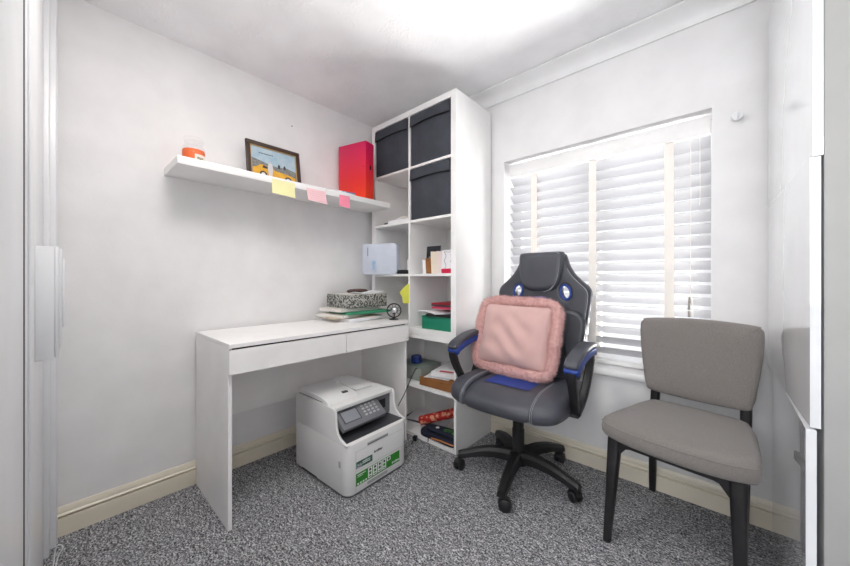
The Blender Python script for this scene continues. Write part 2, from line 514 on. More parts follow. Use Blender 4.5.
while zs - k * PITCH > WZ0 + .055:
    z = zs - k * PITCH - WZ0
    if k == 0: slat0.location = (0, 0, z)
    else: copy_part(slat0, bl, (0, 0, z))
    k += 1
G().box((BX0, .055, WZ0 + .008), (BX1, .107, WZ0 + .028), .004).build('bottom_rail', whitewood, bl, world=True)
for x in (1.086, 1.424, 1.769):
    g = G(); g.box((x - .019, .0515, WZ0 + .008), (x + .019, .0523, 1.688)); g.box((x - .019, .1075, WZ0 + .008), (x + .019, .1083, 1.715))
    g.build('ladder_tape', tape_m, bl, world=True)
for x, zb in ((1.851, .93), (1.884, 1.36)):
    G().tube([(x, .047, 1.69), (x + .001, .0465, 1.4), (x - .001, .047, zb)], .0013, 5).build('pull_cord', tape_m, bl, world=True)
tas = mat('tassel_grey', (150, 146, 138), .5)
for dx, z in ((-.004, .915), (-.006, .885), (-.005, .850)):
    G().lathe([(.001, .02), (.004, .016), (.0055, -.008), (.004, -.012), (.001, -.012)], (1.851 + dx, .044, z), 10).build('cord_tassel', tas, bl, world=True)
G().tube(smooth_path([(1.851, .047, .93), (1.858, .045, .915), (1.860, .045, .80), (1.8605, .045, .70)]), .0012, 5).build('pull_cord', tape_m, bl, world=True)
brass = mat('brass_button', (150, 110, 60), .35, metal=.8)
G().lathe([(.001, .008), (.007, .006), (.008, 0), (.007, -.006), (.001, -.008)], (1.424 + .005, .050, WZ0 + .018), 12).build('rail_button', brass, bl, world=True)
# round white hold-back on wall
kb = thing('curtain_holdback', 'small round white plastic hook on the wall right of the window', 'hook', (2.008, 0, 1.707))
M = Matrix.Rotation(R(90), 4, 'X')
G().lathe([(.002, .0), (.008, .0), (.008, .018), (.017, .020), (.019, .024), (.017, .028), (.002, .029)], (2.008, 0, 1.707), 24, M=M).build('disc', upvc_m, kb, world=True)
G().box((2.004, -.038, 1.694), (2.012, -.029, 1.720), .003).build('rib', upvc_m, kb, world=True)
tag(G().lathe([(.0005, 0), (.003, 0), (.003, .006), (.0005, .008)], (0, -.985, 1.955), 10, M=Matrix.Rotation(R(90), 4, 'Y')).build('nail', mat('nail_steel', (120, 118, 116), .4, metal=.7)), 'tiny nail in the left wall above the picture frame', 'nail')

# ---------------------------------------------------------------- added fill lights (unseen, above and behind the camera)
PX, PY = 1.05, -1.62
t = thing('fill_ceiling_light', 'unseen round white flush ceiling light added to fill the room with light', 'light', (PX, PY, HC))
G().lathe([(.002, 0), (.28, 0), (.28, -.025), (.27, -.03), (.262, -.012), (.002, -.012)], (PX, PY, HC), 40).build('rim', trim_m, t, world=True)
G().lathe([(.002, -.0125), (.26, -.0125), (.26, -.018), (.002, -.018)], (PX, PY, HC), 40).build('diffuser', mat('fill_diffuser', (255, 250, 242), .5, emit=1.5), t, world=True)
area('fill_ceiling_lamp', (PX, PY, HC - .035), (0, 0, 0), .52, .52, FILL_LAMP_POWER, (1, .975, .945), shape='DISK')  # unseen lamp added to lift the walls and ceiling
# invented landing window behind the camera: glowing pane and area lamp as fill
lw = struct(G().box((1.42, LY, .78), (2.62, LY + .03, .84), .003).box((1.42, LY, 2.0), (2.62, LY + .03, 2.06), .003).box((1.42, LY, .84), (1.48, LY + .03, 2.0), .003).box((2.56, LY, .84), (2.62, LY + .03, 2.0), .003), 'fill_window', upvc_m)
G().box((1.48, LY, .84), (2.56, LY + .004, 2.0)).build('pane', mat('fill_glow_pane', (240, 246, 255), .1, emit=2.0), lw)
area('landing_fill_lamp', (2.02, LY + .035, 1.42), (R(90), 0, 0), 1.06, 1.14, LANDING_FILL_POWER, (1, .99, .965))  # added fill from behind the camera through the doorway

# ---------------------------------------------------------------- bookcases
UX0, UX1, UY0, UY1 = .055, .820, -.407, -.018
UT, UB = 2.123, .664
bc = thing('cube_bookcase', 'tall white cube bookcase of two columns in the corner, stacked on the lower case', 'bookcase', ((UX0 + UX1) / 2, (UY0 + UY1) / 2, UB))
OT, IT = .038, .016
UM = (UX0 + UX1) / 2
for a, b_ in ((UX0, UX0 + OT), (UX1 - OT, UX1)):
    G().box((a, UY0, UB), (b_, UY1, UT), .0012, 1).build('side_panel', whitewood, bc, world=True)
G().box((UX0 + OT, UY0, UT - OT), (UX1 - OT, UY1, UT), .0012, 1).build('top_panel', whitewood, bc, world=True)
G().box((UX0 + OT, UY0, UB), (UX1 - OT, UY1, UB + OT), .0012, 1).build('bottom_panel', whitewood, bc, world=True)
G().box((UM - IT / 2, UY0 + .002, UB + OT), (UM + IT / 2, UY1, UT - OT), .001, 1).build('divider', whitewood, bc, world=True)
OPEN = (UT - UB - 2 * OT - 3 * IT) / 4
SZ = [UB + OT]          # floor height of each row, from the bottom
for i in range(3):
    z0 = UB + OT + (i + 1) * OPEN + i * IT
    for a, b_ in ((UX0 + OT, UM - IT / 2), (UM + IT / 2, UX1 - OT)):
        G().box((a, UY0 + .002, z0), (b_, UY1, z0 + IT), .001, 1).build('shelf_board', whitewood, bc, world=True)
    SZ.append(z0 + IT)
R4, R3, R2, R1 = SZ      # R1 top row ... R4 lowest of the upper case
lc = thing('low_bookcase', 'low white bookcase under the tall cube bookcase beside the desk', 'bookcase', (UM, -.21, 0))
LB = .6635
for a, b_ in ((UX0, UX0 + .018), (UX1 - .016, UX1), (.215, .231)):
    G().box((a, UY0 if a != .215 else UY0 + .01, 0 if a != .215 else .022), (b_, UY1, LB if a != .215 else LB - .026), .001, 1).build('side_panel' if a != .215 else 'divider', whitewood, lc, world=True)
G().box((UX0 + .018, UY0, LB - .026), (UX1 - .016, UY1, LB), .001, 1).build('top_panel', whitewood, lc, world=True)
G().box((UX0 + .018, UY0, 0), (UX1 - .016, UY1, .022), .001, 1).build('bottom_panel', whitewood, lc, world=True)
G().box((.231, UY0 + .004, .317), (UX1 - .016, UY1 - .006, .342), .001, 1).build('shelf_board', whitewood, lc, world=True)
G().box((UX0 + .018, UY1 - .006, .022), (UX1 - .016, UY1 - .001, LB - .026)).build('back_panel', whitewood, lc, world=True)

# charcoal fabric boxes
def fabric_box(x0, x1, z, label, dy):
    t = thing('storage_box', label, 'storage box', ((x0 + x1) / 2, -.22, z), 0, 'charcoal fabric storage boxes')
    w = (x1 - x0) / 2 - .004; hgt = OPEN - .006; yf = -.183 + dy; yb = .17
    g = G(); rings = []
    g.box((-w, yf, .001), (w, yb, hgt), .008, 3)
    # gentle bulge of the front
    vv = []
    for x, y, zz in g.v:
        if y < yf + .02: y -= .008 * (1 - (x / w) ** 2) * (1 - ((zz - hgt / 2) / (hgt / 2)) ** 2)
        vv.append((x, y, zz))
    g.v = vv
    g.build('body', boxfab, t)
    def fr(u, v):
        x = (-1 + 2 * u) * (w - .003); zc = hgt - .072 + .010 * (1 - (x / w) ** 2)
        zz = zc + (hgt - .004 - zc) * v
        y = yf - .0085 - .004 * (1 - v)
        return (x, y, zz)
    gg = G(); gg.grid(fr, 17, 4)
    n0 = len(gg.v); gg.v += [(x, y + .004, z_) for x, y, z_ in gg.v]; gg.f += [tuple(i + n0 for i in f[::-1]) for f in gg.f]; gg.m = [0] * len(gg.f)
    gg.build('handle_flap', boxfab, t, recalc=False)
    path = [(fr(i / 16, 0)[0], yf - .0105, fr(i / 16, 0)[2] - .003) for i in range(17)]
    G().tube(path, .0028, 6).build('handle_slot', gap_m, t)
fabric_box(UX0 + OT, UM - IT / 2, R1, 'charcoal fabric storage box in the top left cube of the bookcase', 0.0)
fabric_box(UM + IT / 2, UX1 - OT, R1, 'charcoal fabric storage box in the top right cube of the bookcase', 0.0)
fabric_box(UM + IT / 2, UX1 - OT, R2, 'charcoal fabric storage box alone in the second row of the bookcase', 0.0)

# ---------------------------------------------------------------- desk
DXF, DY0, DY1, DH = .498, -1.484, -.469, .757
dk = thing('desk', 'white desk with two slim drawers against the left wall', 'desk', (.26, (DY0 + DY1) / 2, 0))
G().box((.018, DY0, DH - .018), (DXF, DY1, DH), .0015, 1).build('desk_top', deskm, dk, world=True)
for y in (DY0, DY1 - .016):
    G().box((.02, y + .0005, 0), (DXF - .018, y + .0155, DH - .018), .001, 1).build('side_panel', deskm, dk, world=True)
G().box((.022, DY0 + .016, .30), (.034, DY1 - .016, DH - .018)).build('back_panel', deskm, dk, world=True)
G().box((.036, DY0 + .017, .640), (DXF - .022, DY1 - .017, .648)).build('drawer_base', deskm, dk, world=True)
G().box((DXF - .024, DY0 + .017, .636), (DXF - .019, DY1 - .017, DH - .019)).build('shadow_gap', gap_m, dk, world=True)
ym = -.932
for a, b_ in ((DY0, ym - .0015), (ym + .0015, DY1)):
    G().box((DXF - .018, a, .632), (DXF, b_, DH - .026), .001, 1).build('drawer', deskm, dk, world=True)

# ---------------------------------------------------------------- wall shelf and what stands on it
SX, SY0, SY1, SZ0, SZ1 = .258, -1.606, -.411, 1.507, 1.541
tag(G().box((0, SY0, SZ0), (SX, SY1, SZ1), .0015, 2).build('wall_shelf', whitewood), 'long white floating shelf on the left wall above the desk', 'shelf')
# candle jar
jx, jy = .100, -1.512
j = thing('candle_jar', 'glass jar with orange wax on the left end of the wall shelf', 'jar', (jx, jy, SZ1))
wax = mat('orange_wax', (232, 98, 0), .5, spec=.2)
lidm = mat('jar_glass', (226, 224, 222), .06, spec=.5, alpha=.04)
G().lathe([(.001, .004), (.040, .004), (.043, .010), (.044, .070), (.042, .077), (.001, .077)], n=32).xf(Matrix.Diagonal((1.02, 1.02, 1.08, 1))).build('wax', wax, j)
G().lathe([(.001, 0), (.042, 0), (.046, .006), (.0465, .078), (.043, .092), (.037, .100), (.037, .108), (.039, .110), (.039, .116), (.035, .116), (.035, .100), (.040, .09), (.0445, .078), (.0445, .009), (.001, .003)], n=32).xf(Matrix.Diagonal((1.02, 1.02, 1.08, 1))).build('glass', lidm, j)
G().lathe([(.001, .112), (.034, .112), (.041, .117), (.042, .124), (.040, .130), (.020, .134), (.001, .135)], n=32).xf(Matrix.Diagonal((1.02, 1.02, 1.08, 1))).build('lid', lidm, j)
lb = G(); 
lb.grid(lambda u, v: (.0482 * math.cos(R(-8 + 62 * u)), .0482 * math.sin(R(-8 + 62 * u)), .008 + .05 * v), 12, 2)
lab = lb.build('label', mat('jar_label', (226, 216, 202), .6), j, recalc=False)
lb = G(); lb.grid(lambda u, v: (.0484 * math.cos(R(2 + 34 * u)), .0484 * math.sin(R(2 + 34 * u)), .018 + .028 * v), 8, 2)
lb.build('label_print', mat('label_print_ink', (92, 96, 92), .6, var=(90, .4, .6), col2=(196, 178, 150)), lab, recalc=False)

# framed photograph of a yellow car
pf = thing('picture_frame', 'brown framed picture of a yellow car leaning on the wall shelf', 'picture frame', (.06, -1.130, SZ1))
FWd, FHt = .298, .226
lean = R(9)
M = frame_M((.045, 0, .001), (0, 1, 0), (-math.sin(lean), 0, math.cos(lean)), (math.cos(lean), 0, math.sin(lean)))   # x=along wall, y=up, z=out
fm = mat('dark_brown_frame', (66, 46, 36), .45, var=(25, .35, .7), col2=(50, 34, 27)); gold = mat('gold_slip', (196, 160, 104), .4, metal=.4)
def pbox(g, x0, x1, y0, y1, z0, z1, mi=0, bev=0): return g.box((x0, y0, z0), (x1, y1, z1), bev, 2, mi, M)
fw_ = .022
for a in ((-FWd / 2, FWd / 2, 0, fw_), (-FWd / 2, FWd / 2, FHt - fw_, FHt), (-FWd / 2, -FWd / 2 + fw_, fw_, FHt - fw_), (FWd / 2 - fw_, FWd / 2, fw_, FHt - fw_)):
    pbox(G(), a[0], a[1], a[2], a[3], 0, .016, bev=.003).build('frame_rail', fm, pf)
g = G()
x0, x1, y0, y1 = -FWd / 2 + fw_, FWd / 2 - fw_, fw_, FHt - fw_
for a in ((x0, x1, y0, y0 + .004), (x0, x1, y1 - .004, y1), (x0, x0 + .004, y0, y1), (x1 - .004, x1, y0, y1)): pbox(g, *a, .004, .011)
g.build('slip', gold, pf)
sky = mat('print_sky', (150, 178, 196), .35, var=(30, .3, .7), col2=(178, 192, 200)); land = mat('print_land', (104, 106, 104), .35, var=(120, .4, .6), col2=(134, 134, 130))
car = mat('print_yellow', (226, 170, 50), .35, var=(40, .3, .7), col2=(206, 150, 40)); dkp = mat('print_dark', (44, 44, 48), .35); whp = mat('print_pale', (224, 222, 222), .35)
g = G(); g.box((x0 + .004, y0 + .004, .001), (x1 - .004, y1 - .004, .005), 0, 2, 0, M)
pic = g.build('picture', sky, pf)
def flat(pts, z, m_, name):
    g = G(); g.prism(pts, 2, z, z + .0003, M=M); g.build(name, m_, pic)
X = lambda u: x0 + .004 + (x1 - x0 - .008) * u
Y = lambda v: y0 + .004 + (y1 - y0 - .008) * v
flat([(X(0), Y(0)), (X(1), Y(0)), (X(1), Y(.42)), (X(.8), Y(.5)), (X(.55), Y(.46)), (X(.3), Y(.52)), (X(0), Y(.62))], .0052, land, 'landscape')
flat([(X(.02), Y(.06)), (X(.98), Y(.04)), (X(.97), Y(.22)), (X(.80), Y(.28)), (X(.66), Y(.30)), (X(.50), Y(.32)), (X(.44), Y(.40)), (X(.20), Y(.44)), (X(.10), Y(.34)), (X(.02), Y(.30))], .0056, car, 'car_body')
flat([(X(.22), Y(.34)), (X(.25), Y(.42)), (X(.42), Y(.38)), (X(.46), Y(.31))], .0060, dkp, 'car_window')
for cx, cy in ((.24, .12), (.80, .09)):
    for r_, m_, z_ in ((.020, dkp, .0060), (.011, whp, .0064)):
        flat([(X(cx) + r_ * math.cos(R(30 * k)), Y(cy) + r_ * math.sin(R(30 * k)) * 1.0) for k in range(12)], z_, m_, 'wheel')
flat([(X(.36), Y(.08)), (X(.43), Y(.08)), (X(.46), Y(.36)), (X(.45), Y(.50)), (X(.40), Y(.56)), (X(.36), Y(.50)), (X(.34), Y(.36))], .0066, mat('print_grey', (204, 200, 200), .35), 'figure')
for cx in (.60, .73):
    flat([(X(cx - .02), Y(.42)), (X(cx + .02), Y(.42)), (X(cx + .03), Y(.52)), (X(cx), Y(.58)), (X(cx - .03), Y(.50))], .0060, dkp, 'tree')
for k in range(9):
    a = .17 + .035 * k; flat([(X(a), Y(.80)), (X(a + .026), Y(.795)), (X(a + .026), Y(.825)), (X(a), Y(.83))], .0056, dkp, 'title_mark')
pbox(G(), -.03, .03, .02, .15, -.006, 0).build('strut', fm, pf)

# red box file
rb = thing('box_file', 'red to orange shaded box file standing upright at the right end of the wall shelf', 'box file', (.13, -.60, SZ1 + .0005), 14)
redm = mat('red_orange_card', (216, 20, 70), .35)
nt = redm.node_tree; bs = nt.nodes['Principled BSDF']; tcx = nt.nodes.new('ShaderNodeTexCoord'); sp = nt.nodes.new('ShaderNodeSeparateXYZ'); rp = nt.nodes.new('ShaderNodeValToRGB')
mr = nt.nodes.new('ShaderNodeMapRange'); mr.inputs[2].default_value = .37
nt.links.new(tcx.outputs['Object'], sp.inputs[0]); nt.links.new(sp.outputs[2], mr.inputs[0]); nt.links.new(mr.outputs[0], rp.inputs[0])
rp.color_ramp.elements[0].color = lin((240, 66, 22)); rp.color_ramp.elements[1].color = lin((206, 12, 84)); rp.color_ramp.elements[1].position = .95
e_ = rp.color_ramp.elements.new(.38); e_.color = lin((228, 34, 44)); nt.links.new(rp.outputs[0], bs.inputs['Base Color'])
G().box((-.115, -.045, 0), (.115, .040, .372), .002, 2).build('case', redm, rb)
G().box((.113, -.004, .195), (.1162, .010, .222), .001).build('finger_hole', gap_m, rb)
G().lathe([(.0005, -.0025), (.003, -.0015), (.003, .001), (.0005, .001)], (.098, -.0465, .206), 10, M=Matrix.Rotation(R(90), 4, 'X')).build('rivet', gap_m, rb)
# magazines / papers on the shelf
def sheet(name, w, d, t, loc, rz, m, label, cat='paper', group=None, curl=0.0, tilt=0.0):
    g = G()
    def fn(top):
        def f(u, v):
            x = (u - .5) * w; y = (v - .5) * d
            return (x, y, curl * ((2 * u - 1) ** 2) * (2 * v - 1) * .5 + abs(curl) * .5 * ((2 * v - 1) ** 2) + (t if top else 0))
        return f
    g.grid(fn(True), 9, 9); n0 = len(g.v)
    g.grid(fn(False), 9, 9)
    fs = g.f[64:]; g.f = g.f[:64] + [f[::-1] for f in fs]
    def rim(ids):
        for a, b_ in zip(ids[:-1], ids[1:]): g.f.append((a, a + n0, b_ + n0, b_))
    rim([i * 9 for i in range(9)]); rim([i * 9 + 8 for i in range(8, -1, -1)]); rim(list(range(8, -1, -1))); rim([72 + j for j in range(9)])
    g.m = [0] * len(g.f)
    o = g.build(name, m)
    o.location = loc; o.rotation_euler = (tilt, 0, R(rz))
    return tag(o, label, cat, group)
blue_p = mat('blue_printed_paper', (92, 120, 170), .5, var=(40, .45, .55), col2=(226, 228, 234))
sheet('magazine', .15, .21, .006, (.178, -.80, SZ1 + .0006), 3, paper_m, 'white leaflet at the bottom of the small pile beside the red box file', 'leaflet')
sheet('magazine', .14, .19, .005, (.178, -.785, SZ1 + .0072), -5, blue_p, 'blue printed leaflet on top of the pile beside the red box file', 'leaflet', curl=.002)
# sticky notes hanging on the shelf edge
def note(y0, y1, zt, zb, m, label, skew=0.0, name='sticky_note', lines=False):
    g = G()
    def f(u, v):
        y = y0 + (y1 - y0) * u + skew * v; z = zt + (zb - zt) * v
        x = SX + .0012 + .007 * max(0, v - .3) ** 1.6 + .002 * math.sin(3 * u)*v
        return (x, y, z - .006 * u * v)
    g.grid(f, 9, 7); n0 = len(g.v)
    g.v += [(x + .0006, y, z) for x, y, z in g.v]; g.f += [tuple(i + n0 for i in q[::-1]) for q in g.f]; g.m = [0] * len(g.f)
    o = g.build(name, m, recalc=False)
    tag(o, label, 'sticky note', 'sticky notes on the shelf edge')
    if lines:
        for k in range(5):
            v = .2 + .16 * k
            p = [f(.06 + .88 * i / 8, v) for i in range(9)]
            G().tube([(x + .0010, y, z) for x, y, z in p], .0006, 4).build('ruled_line', mat('note_line', (222, 168, 180), .8), o)
note(-1.215, -1.094, 1.530, 1.456, yellow_n, 'pale yellow sticky note hanging from the wall shelf edge below the picture')
note(-1.030, -.912, 1.522, 1.455, pink_n, 'pale pink lined sticky note hanging from the wall shelf edge', .012, lines=True)
note(-.818, -.744, 1.524, 1.456, hot_n, 'small hot pink sticky note hanging from the wall shelf edge')

# ---------------------------------------------------------------- things on the desk
z = DH + .0008
GP = 'papers piled on the desk'
sheet('paper_sheet', .29, .21, .003, (.190, -.74, z), 24, paper_m, 'white paper sheet at the bottom of the desk pile', 'paper', GP)
sheet('paper_stack', .26, .30, .018, (.185, -.655, z + .0042), 5, paper_m, 'stack of white papers low in the desk pile', 'paper', GP)
sheet('folder', .23, .30, .004, (.180, -.70, z + .0232), -12, mat('buff_folder', (206, 190, 160), .7), 'buff folder in the desk pile', 'folder', GP)
sheet('paper_stack', .23, .297, .016, (.165, -.70, z + .0284), 12, paper2_m, 'off-white paper stack in the desk pile under the green folder', 'paper', GP)
sheet('folder', .24, .31, .014, (.210, -.630, z + .0456), -3, fold_g, 'green cardboard folder under the speckled box', 'folder', GP)
sheet('paper_stack', .22, .297, .020, (.165, -.68, z + .0608), 3, paper2_m, 'off-white papers directly under the speckled box', 'paper', GP)
speck = mat('speckled_grey_board', (70, 71, 69), .7, var=(105, .475, .535), col2=(172, 172, 166))
sb = thing('storage_tray', 'grey speckled cardboard box on the paper pile on the desk', 'box', (.180, -.625, z + .0820), -1)
G().box((-.118, -.158, 0), (.118, .150, .082), .003, 2).build('tray_body', speck, sb)
G().box((-.113, -.152, .0825), (.113, .145, .0845)).build('tray_lid', paper2_m, sb)
zt = z + .0820 + .085
sheet('paper_sheet', .12, .22, .004, (.225, -.575, zt + .0006), 8, paper_m, 'crumpled white papers on top of the speckled box', 'paper', curl=.014)
cs = thing('glasses_case', 'dark brown oval glasses case on top of the speckled box', 'case', (.110, -.575, zt + .0003))
G().lathe([(.001, 0), (.85, .0), (1.0, .35), (.97, .65), (.75, .92), (.35, 1.0), (.001, 1.01)], n=28).xf(Matrix.Diagonal((.034, .085, .026, 1))).build('case_shell', mat('brown_leather', (92, 66, 60), .45), cs)
G().tube([(.0345 * math.cos(R(15 * k)), .0855 * math.sin(R(15 * k)), .010) for k in range(24)], .0012, 5, closed=True).build('seam', gap_m, cs)
# small round fan / mirror
fn = thing('desk_fan', 'small black round desk fan with a chrome centre at the right end of the desk', 'fan', (.395, -.500, z))
Mf = Matrix.Translation((0, 0, .058)) @ Matrix.Rotation(R(42), 4, 'Z') @ Matrix.Rotation(R(90), 4, 'X')
g = G(); ring = [Mf @ Vector((.044 * math.cos(R(12 * k)), .044 * math.sin(R(12 * k)), 0)) for k in range(30)]
g.tube(ring, .0042, 8, closed=True)
for k in range(10):
    a = R(36 * k); g.tube([Mf @ Vector((.016 * math.cos(a), .016 * math.sin(a), .006)), Mf @ Vector((.044 * math.cos(a), .044 * math.sin(a), 0))], .0012, 5)
g.build('guard', black_p, fn)
G().lathe([(.001, .010), (.016, .009), (.022, .004), (.022, 0), (.001, 0)], n=24).xf(Mf).build('chrome_hub', chrome, fn)
G().lathe([(.001, -.022), (.020, -.022), (.024, -.004), (.001, -.003)], n=24).xf(Mf).build('motor', black_p, fn)
g = G(); g.tube(smooth_path([(-.016, .018, .05), (-.018, .018, .03), (-.008, .008, .006)]), .0045, 8); g.lathe([(.001, 0), (.030, 0), (.030, .005), (.010, .009), (.001, .009)], n=24)
g.build('stand', black_p, fn)
# yellow note stuck to the bookcase divider
g = G(); pts = [(-.086, .010), (-.045, .046), (-.004, .072), (.004, .066), (.004, -.058), (-.052, -.060), (-.060, -.020)]
g.prism(pts, 1, -.001, 0)
yn = g.build('sticky_note', yellow_b); yn.location = (.437, -.4085, .917)
tag(yn, 'bright yellow sticky note stuck to the bookcase divider above the desk', 'sticky note')

# ---------------------------------------------------------------- contents of the bookcases
# row 2 left: papers and a black pen
sheet('paper_stack', .19, .26, .022, (.310, -.262, R2 + .0006), 4, paper_m, 'stack of white papers in the second row left cube', 'paper', 'papers in the left cube')
sheet('paper_sheet', .13, .20, .014, (.335, -.262, R2 + .0235), -8, paper2_m, 'loose papers on top of the stack in the left cube', 'paper', 'papers in the left cube', curl=.02)
pn = thing('marker_pen', 'black marker pen lying in front of papers in the left cube', 'pen', (.215, -.385, R2 + .0075))
G().tube([(-.04, 0, 0), (.03, .01, 0)], .007, 10).build('barrel', black_p, pn); G().tube([(.03, .01, 0), (.05, .013, 0)], [.0078, .006], 10).build('cap', print_d, pn)
# row 3 left: frosted case sticking out, pouch, white pot with pens
ca = thing('plastic_case', 'frosted white plastic document case sticking out of the left cube', 'case', (.20, -.45, R3 + .0008), 0)
Mc = Matrix.Rotation(R(24), 4, 'Z')
g = G(); g.prism([(q[0], q[1] + .103) for q in rrect(.130, .106, .022)], 1, -.030, .030, bev=.004); g.xf(Mc)
cshell = g.build('case_shell', frost_m, ca)
ca.location = (.196, -.440, R3 + .0008)
g = G(); g.box((-.052, -.0312, .028), (-.022, -.0304, .095)); g.xf(Mc); g.build('blue_label', mat('pale_blue_label', (164, 188, 210), .6, var=(50, .4, .6), col2=(140, 166, 196)), ca)
g = G(); g.box((-.090, -.0325, .125), (-.082, -.0304, .185), .001); g.xf(Mc); g.build('catch', mat('blue_grey_catch', (120, 128, 150), .5), ca)
po = thing('zip_pouch', 'flat black pouch in front of the pen pot in the left cube', 'pouch', (.350, -.376, R3 + .0006), 4)
G().lathe([(.001, 0), (.8, 0), (1, .45), (.85, .85), (.3, 1), (.001, 1)], n=28).xf(Matrix.Diagonal((.074, .026, .028, 1))).build('pouch_body', mat('black_fabric', (26, 26, 30), .8), po)
G().tube([(.0745 * math.cos(R(15 * k)), .0265 * math.sin(R(15 * k)), .0135) for k in range(24)], .001, 5, closed=True).build('zip', print_d, po)
pp = thing('pen_pot', 'white square pot holding pens in the left cube', 'pot', (.372, -.27, R3 + .0006))
g = G(); g.box((-.055, -.035, 0), (.05, .035, .10), .003); g.build('pot', paper_m, pp)
for k, (x, y, m_) in enumerate(((-.03, 0, print_d), (-.01, .01, chrome), (.012, -.01, print_d), (.025, .012, chrome), (-.02, -.015, ink_k))):
    G().tube([(x, y, .06), (x * 1.5, y * 1.4, .155 + .012 * (k % 3))], .004, 8).build('pen', m_, pp)
G().box((.018, -.042, .055), (.05, -.0355, .09), .003).build('red_tag', red_m, pp)
# row 3 right: framed photo, book, envelope, cards
def slab(name, w, t, hgt, base, rz, lean_deg, m, label, cat, group=None, extra=None):
    """upright slab: w wide, t thick, leaning back about its foot"""
    o = thing(name, label, cat, base, rz, group)
    Ml = Matrix.Rotation(R(lean_deg), 4, 'X')
    g = G(); g.box((-w / 2, 0, 0), (w / 2, t, hgt), min(.0015, t * .3), 1); g.xf(Ml)
    g.build('board', m, o)
    if extra:
        for nm, (a, b_, c, d), mm_ in extra:
            q = G(); q.box((a, -.0012, c), (b_, -.0002, d)); q.xf(Ml); q.build(nm, mm_, o)
    return o
z = R3 + .0008
GC = 'cards and photos in the third row cube'
dkb = mat('dark_photo', (40, 42, 50), .4)
slab('photo_print', .115, .006, .190, (.512, -.262, z), 4, -6, dkb, 'dark blue photograph standing at the back of the card cube', 'photo', GC, [('picture_detail', (-.035, .02, .06, .12), mat('photo_blue', (70, 90, 130), .4, var=(60, .4, .6), col2=(140, 130, 120)))])
slab('book', .085, .008, .100, (.555, -.335, z), 52, -22, paper_m, 'small white book leaning at the left of the card cube', 'book', GC)
slab('notebook', .090, .014, .110, (.588, -.335, z), 50, -22, brown_m, 'brown kraft notebook leaning between white cards', 'notebook', GC)
slab('greeting_card', .090, .004, .150, (.625, -.330, z), 48, -17, mat('cream_card', (226, 214, 194), .7), 'cream greeting card leaning next to the brown notebook', 'card', GC)
slab('greeting_card', .090, .004, .150, (.660, -.322, z), 42, -15, mat('rose_card', (230, 214, 208), .7), 'pale rose greeting card behind the drawn card', 'card', GC)
dc = slab('greeting_card', .115, .003, .150, (.715, -.335, z), 14, -10, paper_m, 'white greeting card with a thin line drawing at the right of the cube', 'card', GC)
Ml = Matrix.Rotation(R(-10), 4, 'X')
for pts in ([(-.045, .14), (-.03, .11), (-.04, .08), (-.025, .05), (-.032, .03)], [(.0, .12), (.012, .10), (.004, .075), (.018, .06)], [(.03, .13), (.04, .11), (.032, .09)], [(-.045, .14), (-.01, .135), (.02, .14)]):
    G().tube([Ml @ Vector((x, -.0006, zz)) for x, zz in smooth_path([(a, b_, 0) for a, b_ in pts], 4) for _ in (0,)] if False else [Ml @ Vector((p[0], -.0006, p[1])) for p in smooth_path([(a, b_, 0) for a, b_ in pts], 4)], .0012, 4).build('drawn_line', ink_k, dc)
tag(G().box((.700, -.398, z), (.775, -.368, z + .028), .006, 2).build('pencil_tin', mat('red_tin', (206, 24, 70), .4)), 'small red tin lying in front of the white card', 'tin')
tag(G().box((.575, -.402, z), (.745, -.397, z + .004), .001).build('pen', black_p), 'thin black pen lying along the front of the card cube', 'pen') if False else None
slab('folder', .05, .012, .215, (.700, -.06, z), 0, 0, mat('grey_blue_slab', (120, 130, 140), .6), 'upright grey slab standing in for the strip of wall behind the card cube', 'folder')  # grey slab in place of the darker strip of bare wall
# row 4 right: green box with papers and folders
z = R4 + .0008
gb = thing('file_box', 'teal green box in the cube beside the desk fan', 'box', (.655, -.25, z))
G().box((-.122, -.135, 0), (.122, .12, .072), .002).build('box_body', green_m, gb)
G().box((-.124, -.137, .0725), (.124, .122, .082), .002).build('lid', green_m, gb)
z += .0828
GR = 'papers on the green box'
sheet('folder', .20, .27, .016, (.672, -.26, z), 4, black_p, 'black folder lying directly on the teal green box', 'folder', GR)
sheet('paper_stack', .21, .26, .010, (.620, -.275, z + .0185), -18, paper_m, 'fan of white papers slipping out above the green box', 'paper', GR, curl=.018)
sheet('folder', .16, .26, .012, (.690, -.25, z + .0480), 2, mat('pink_red_folder', (196, 62, 92), .6), 'pink folder above the white papers on the green box', 'folder', GR)
sheet('folder', .17, .25, .010, (.684, -.24, z + .0620), -3, print_d, 'dark grey folder near the top of the green box pile', 'folder', GR)
sheet('folder', .18, .25, .008, (.680, -.235, z + .0740), 2, mat('crimson_folder', (160, 24, 44), .55), 'crimson folder on top of the green box pile', 'folder', GR)
# low case, upper bay
z = .3428
cb = thing('cardboard_box', 'flat brown cardboard box on the middle shelf of the low bookcase', 'box', (.650, -.290, z), 2)
G().box((-.13, -.105, 0), (.13, .12, .044), .003).build('box_body', brown_m, cb)
G().box((-.131, -.106, .0445), (.131, .121, .050), .002).build('lid', brown_m, cb)
GL = 'papers on the brown cardboard box'
sheet('paper_sheet', .17, .12, .003, (.620, -.310, z + .0508), 14, paper_m, 'torn white paper on the front of the brown box', 'paper', GL, curl=.006)
sheet('paper_stack', .19, .24, .030, (.658, -.225, z + .0600), 12, paper_m, 'thick stack of white papers on the brown box', 'paper', GL)
sheet('envelope', .16, .10, .004, (.700, -.265, z + .0910), 18, mat('red_edged_paper', (176, 60, 70), .6), 'red envelope on the white paper stack', 'envelope')
sheet('paper_sheet', .19, .22, .004, (.662, -.20, z + .0965), 16, paper_m, 'white sheet on top of the red envelope', 'paper', GL)
fb = mat('clear_plastic', (206, 212, 206), .12, alpha=.45)
